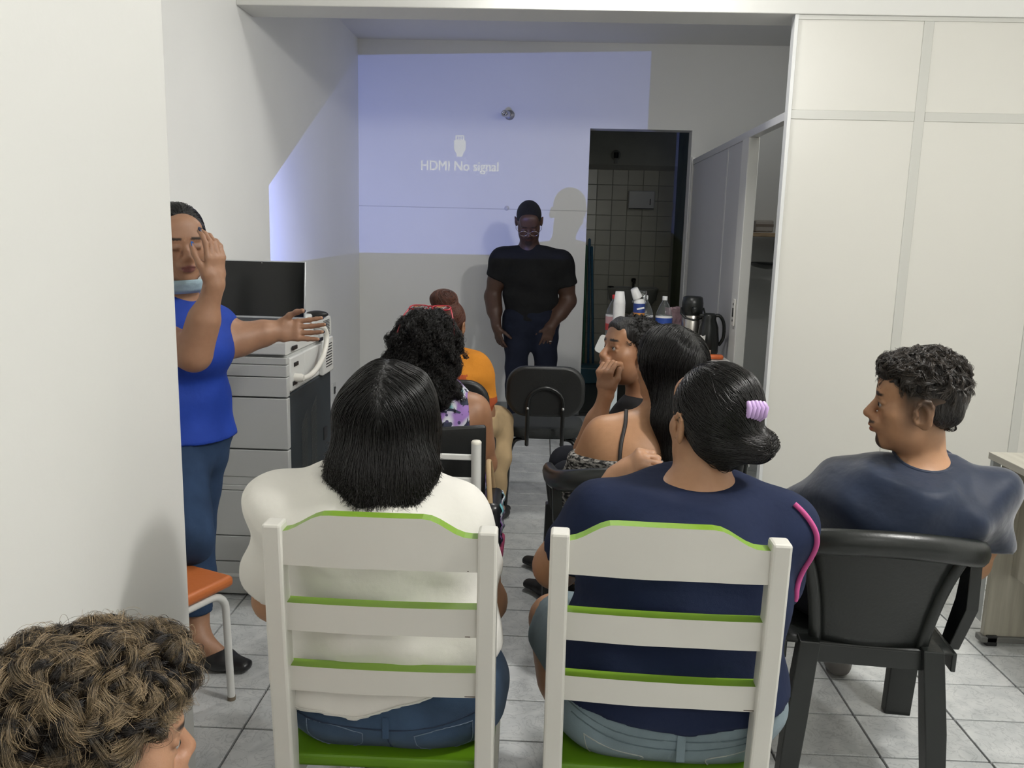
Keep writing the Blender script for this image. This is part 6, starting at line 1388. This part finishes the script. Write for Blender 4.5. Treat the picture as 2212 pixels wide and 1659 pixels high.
hl, _ = hand_prims(J['wl'], (.9, 0, -.3), (0, 0, -1), 1, sc=.8); hr_, _ = hand_prims(J['wr'], (.9, 0, -.3), (0, 0, -1), -1, sc=.8)
make_body(P0, org, L+head_prims(hc, hR, hs, 1.0, .98)+hl+hr_+foot_prims(J['al'], (1, 0, 0))+foot_prims(J['ar'], (1, 0, 0)), (.40, .215, .125), (hc, hR, hs), J, .011, [box_around(hc+A3(.02, .02, -.02), (.12, .12, .13), .0036)], dict(fade=(-.06, .03, (.03, .02, .014), .85, .045)))
eyes(hc, hR, hs, P0, org, (0, 1, -.2))
garment('shirt', by_tag(L, 'torso', 'shoulder'), mat('grey_cotton', (.2, .2, .22), .9), P0, org, .012, .012, .05, [((0, 0, .44), (0, 0, -1)), ((0, 0, .685), (0, 0, 1))], extra=[sleeve(J, 'l', .7, .05, .8, 1, 0), sleeve(J, 'r', .7, .05, .8, 1, 0)])
garment('trousers', by_tag(L, 'torso')[:1]+by_tag(L, 'thigh', 'shin'), M_jean, P0, org, .012, .010, None, [((0, 0, .50), (0, 0, 1)), ((0, 0, .12), (0, 0, -1))])
for x in ('l', 'r'): shoe(P0, org, J['a'+x], (1, 0, 0), M_dark, .8)
W = lambda x, y, z: hc+hR @ (A3(x, y, z)*hs)
H_boyb = hair_base('boy_hair_base', (.022, .014, .009))
pr = [Ell(W(0, -.012, .056), (.083, .105, .080), hR, .03), Ell(W(0, .058, .082), (.058, .040, .030), hR, .03), Ell(W(0, -.07, .05), (.070, .055, .065), hR, .03)]
ho, F, V, Q = hair_mass(P0, org, pr, H_boyb, .0055, [(W(0, 0, .022), hR @ A3(0, .56, -1)), (W(0, .088, .06), hR @ A3(0, 1, -.4))], (.0035, [((75, 50, 40), 1), ((-60, 80, 50), .9)], 38))
H_boy = hair_mat('boy_curls', (.010, .0065, .0045), (.34, .25, .145), .36, .7, .55, .40)
top = lambda c: np.clip((((c-hc) @ hR)[:, 2]-.03)/.05, .25, 1)
ringlets(ho, org, F, V, Q, 820, H_boy, 44, .062, .0100, 1.05, 91, 24, .40, .00022, top, .0028, lambda p: hR @ A3(0, .75, -.35))
ringlets(ho, org, F, V, Q, 500, H_boy, 2, .050, .0120, 1.1, 92, 20, .2, .00024, top, .006, lambda p: hR @ A3(0, .5, -.1))

# ---------------------------------------------------------------- handbag on the ladder-back chair
HB = thing('handbag', 'black and pink handbag with beige strap hanging beside the white ladder-back chair', 'handbag', (-.150, 2.74, .39))
MB().box((0, 0, .07), (.07, .22, .18), bev=.028, seg=4).obj('bag_body', mat('black_bag', (.012, .012, .014), .3), HB)
MB().grid([[(.037+.006*math.sin(i*2+j), -.09+.18*j/8, .02+.13*i/8) for j in range(9)] for i in range(9)], thick=.004).obj('floral_panel', M_floral, HB)
MB().box((.030, -.02, -.012), (.03, .16, .04), bev=.012, seg=3).obj('pink_trim', mat('pink_bag_trim', (.45, .07, .16), .5), HB)
MB().tube(smooth_path([(.0, -.09, .14), (-.01, -.06, .24), (-.015, 0, .28), (-.01, .05, .24), (.0, .09, .14)], 5), .009, n=8, flat=.4).obj('strap', mat('beige_strap', (.46, .32, .17), .6), HB)
MB().lathe([(.010, 0), (.010, .004), (0, .005)], n=14, c=(0, -.10, .13), rot=(PI/2, 0, 0)).obj('stud', mat('brass_stud', (.5, .36, .16), .3, metal=1), HB)
print('people', round(time.time()-T0P, 1), 'total', round(time.time()-T0, 1))
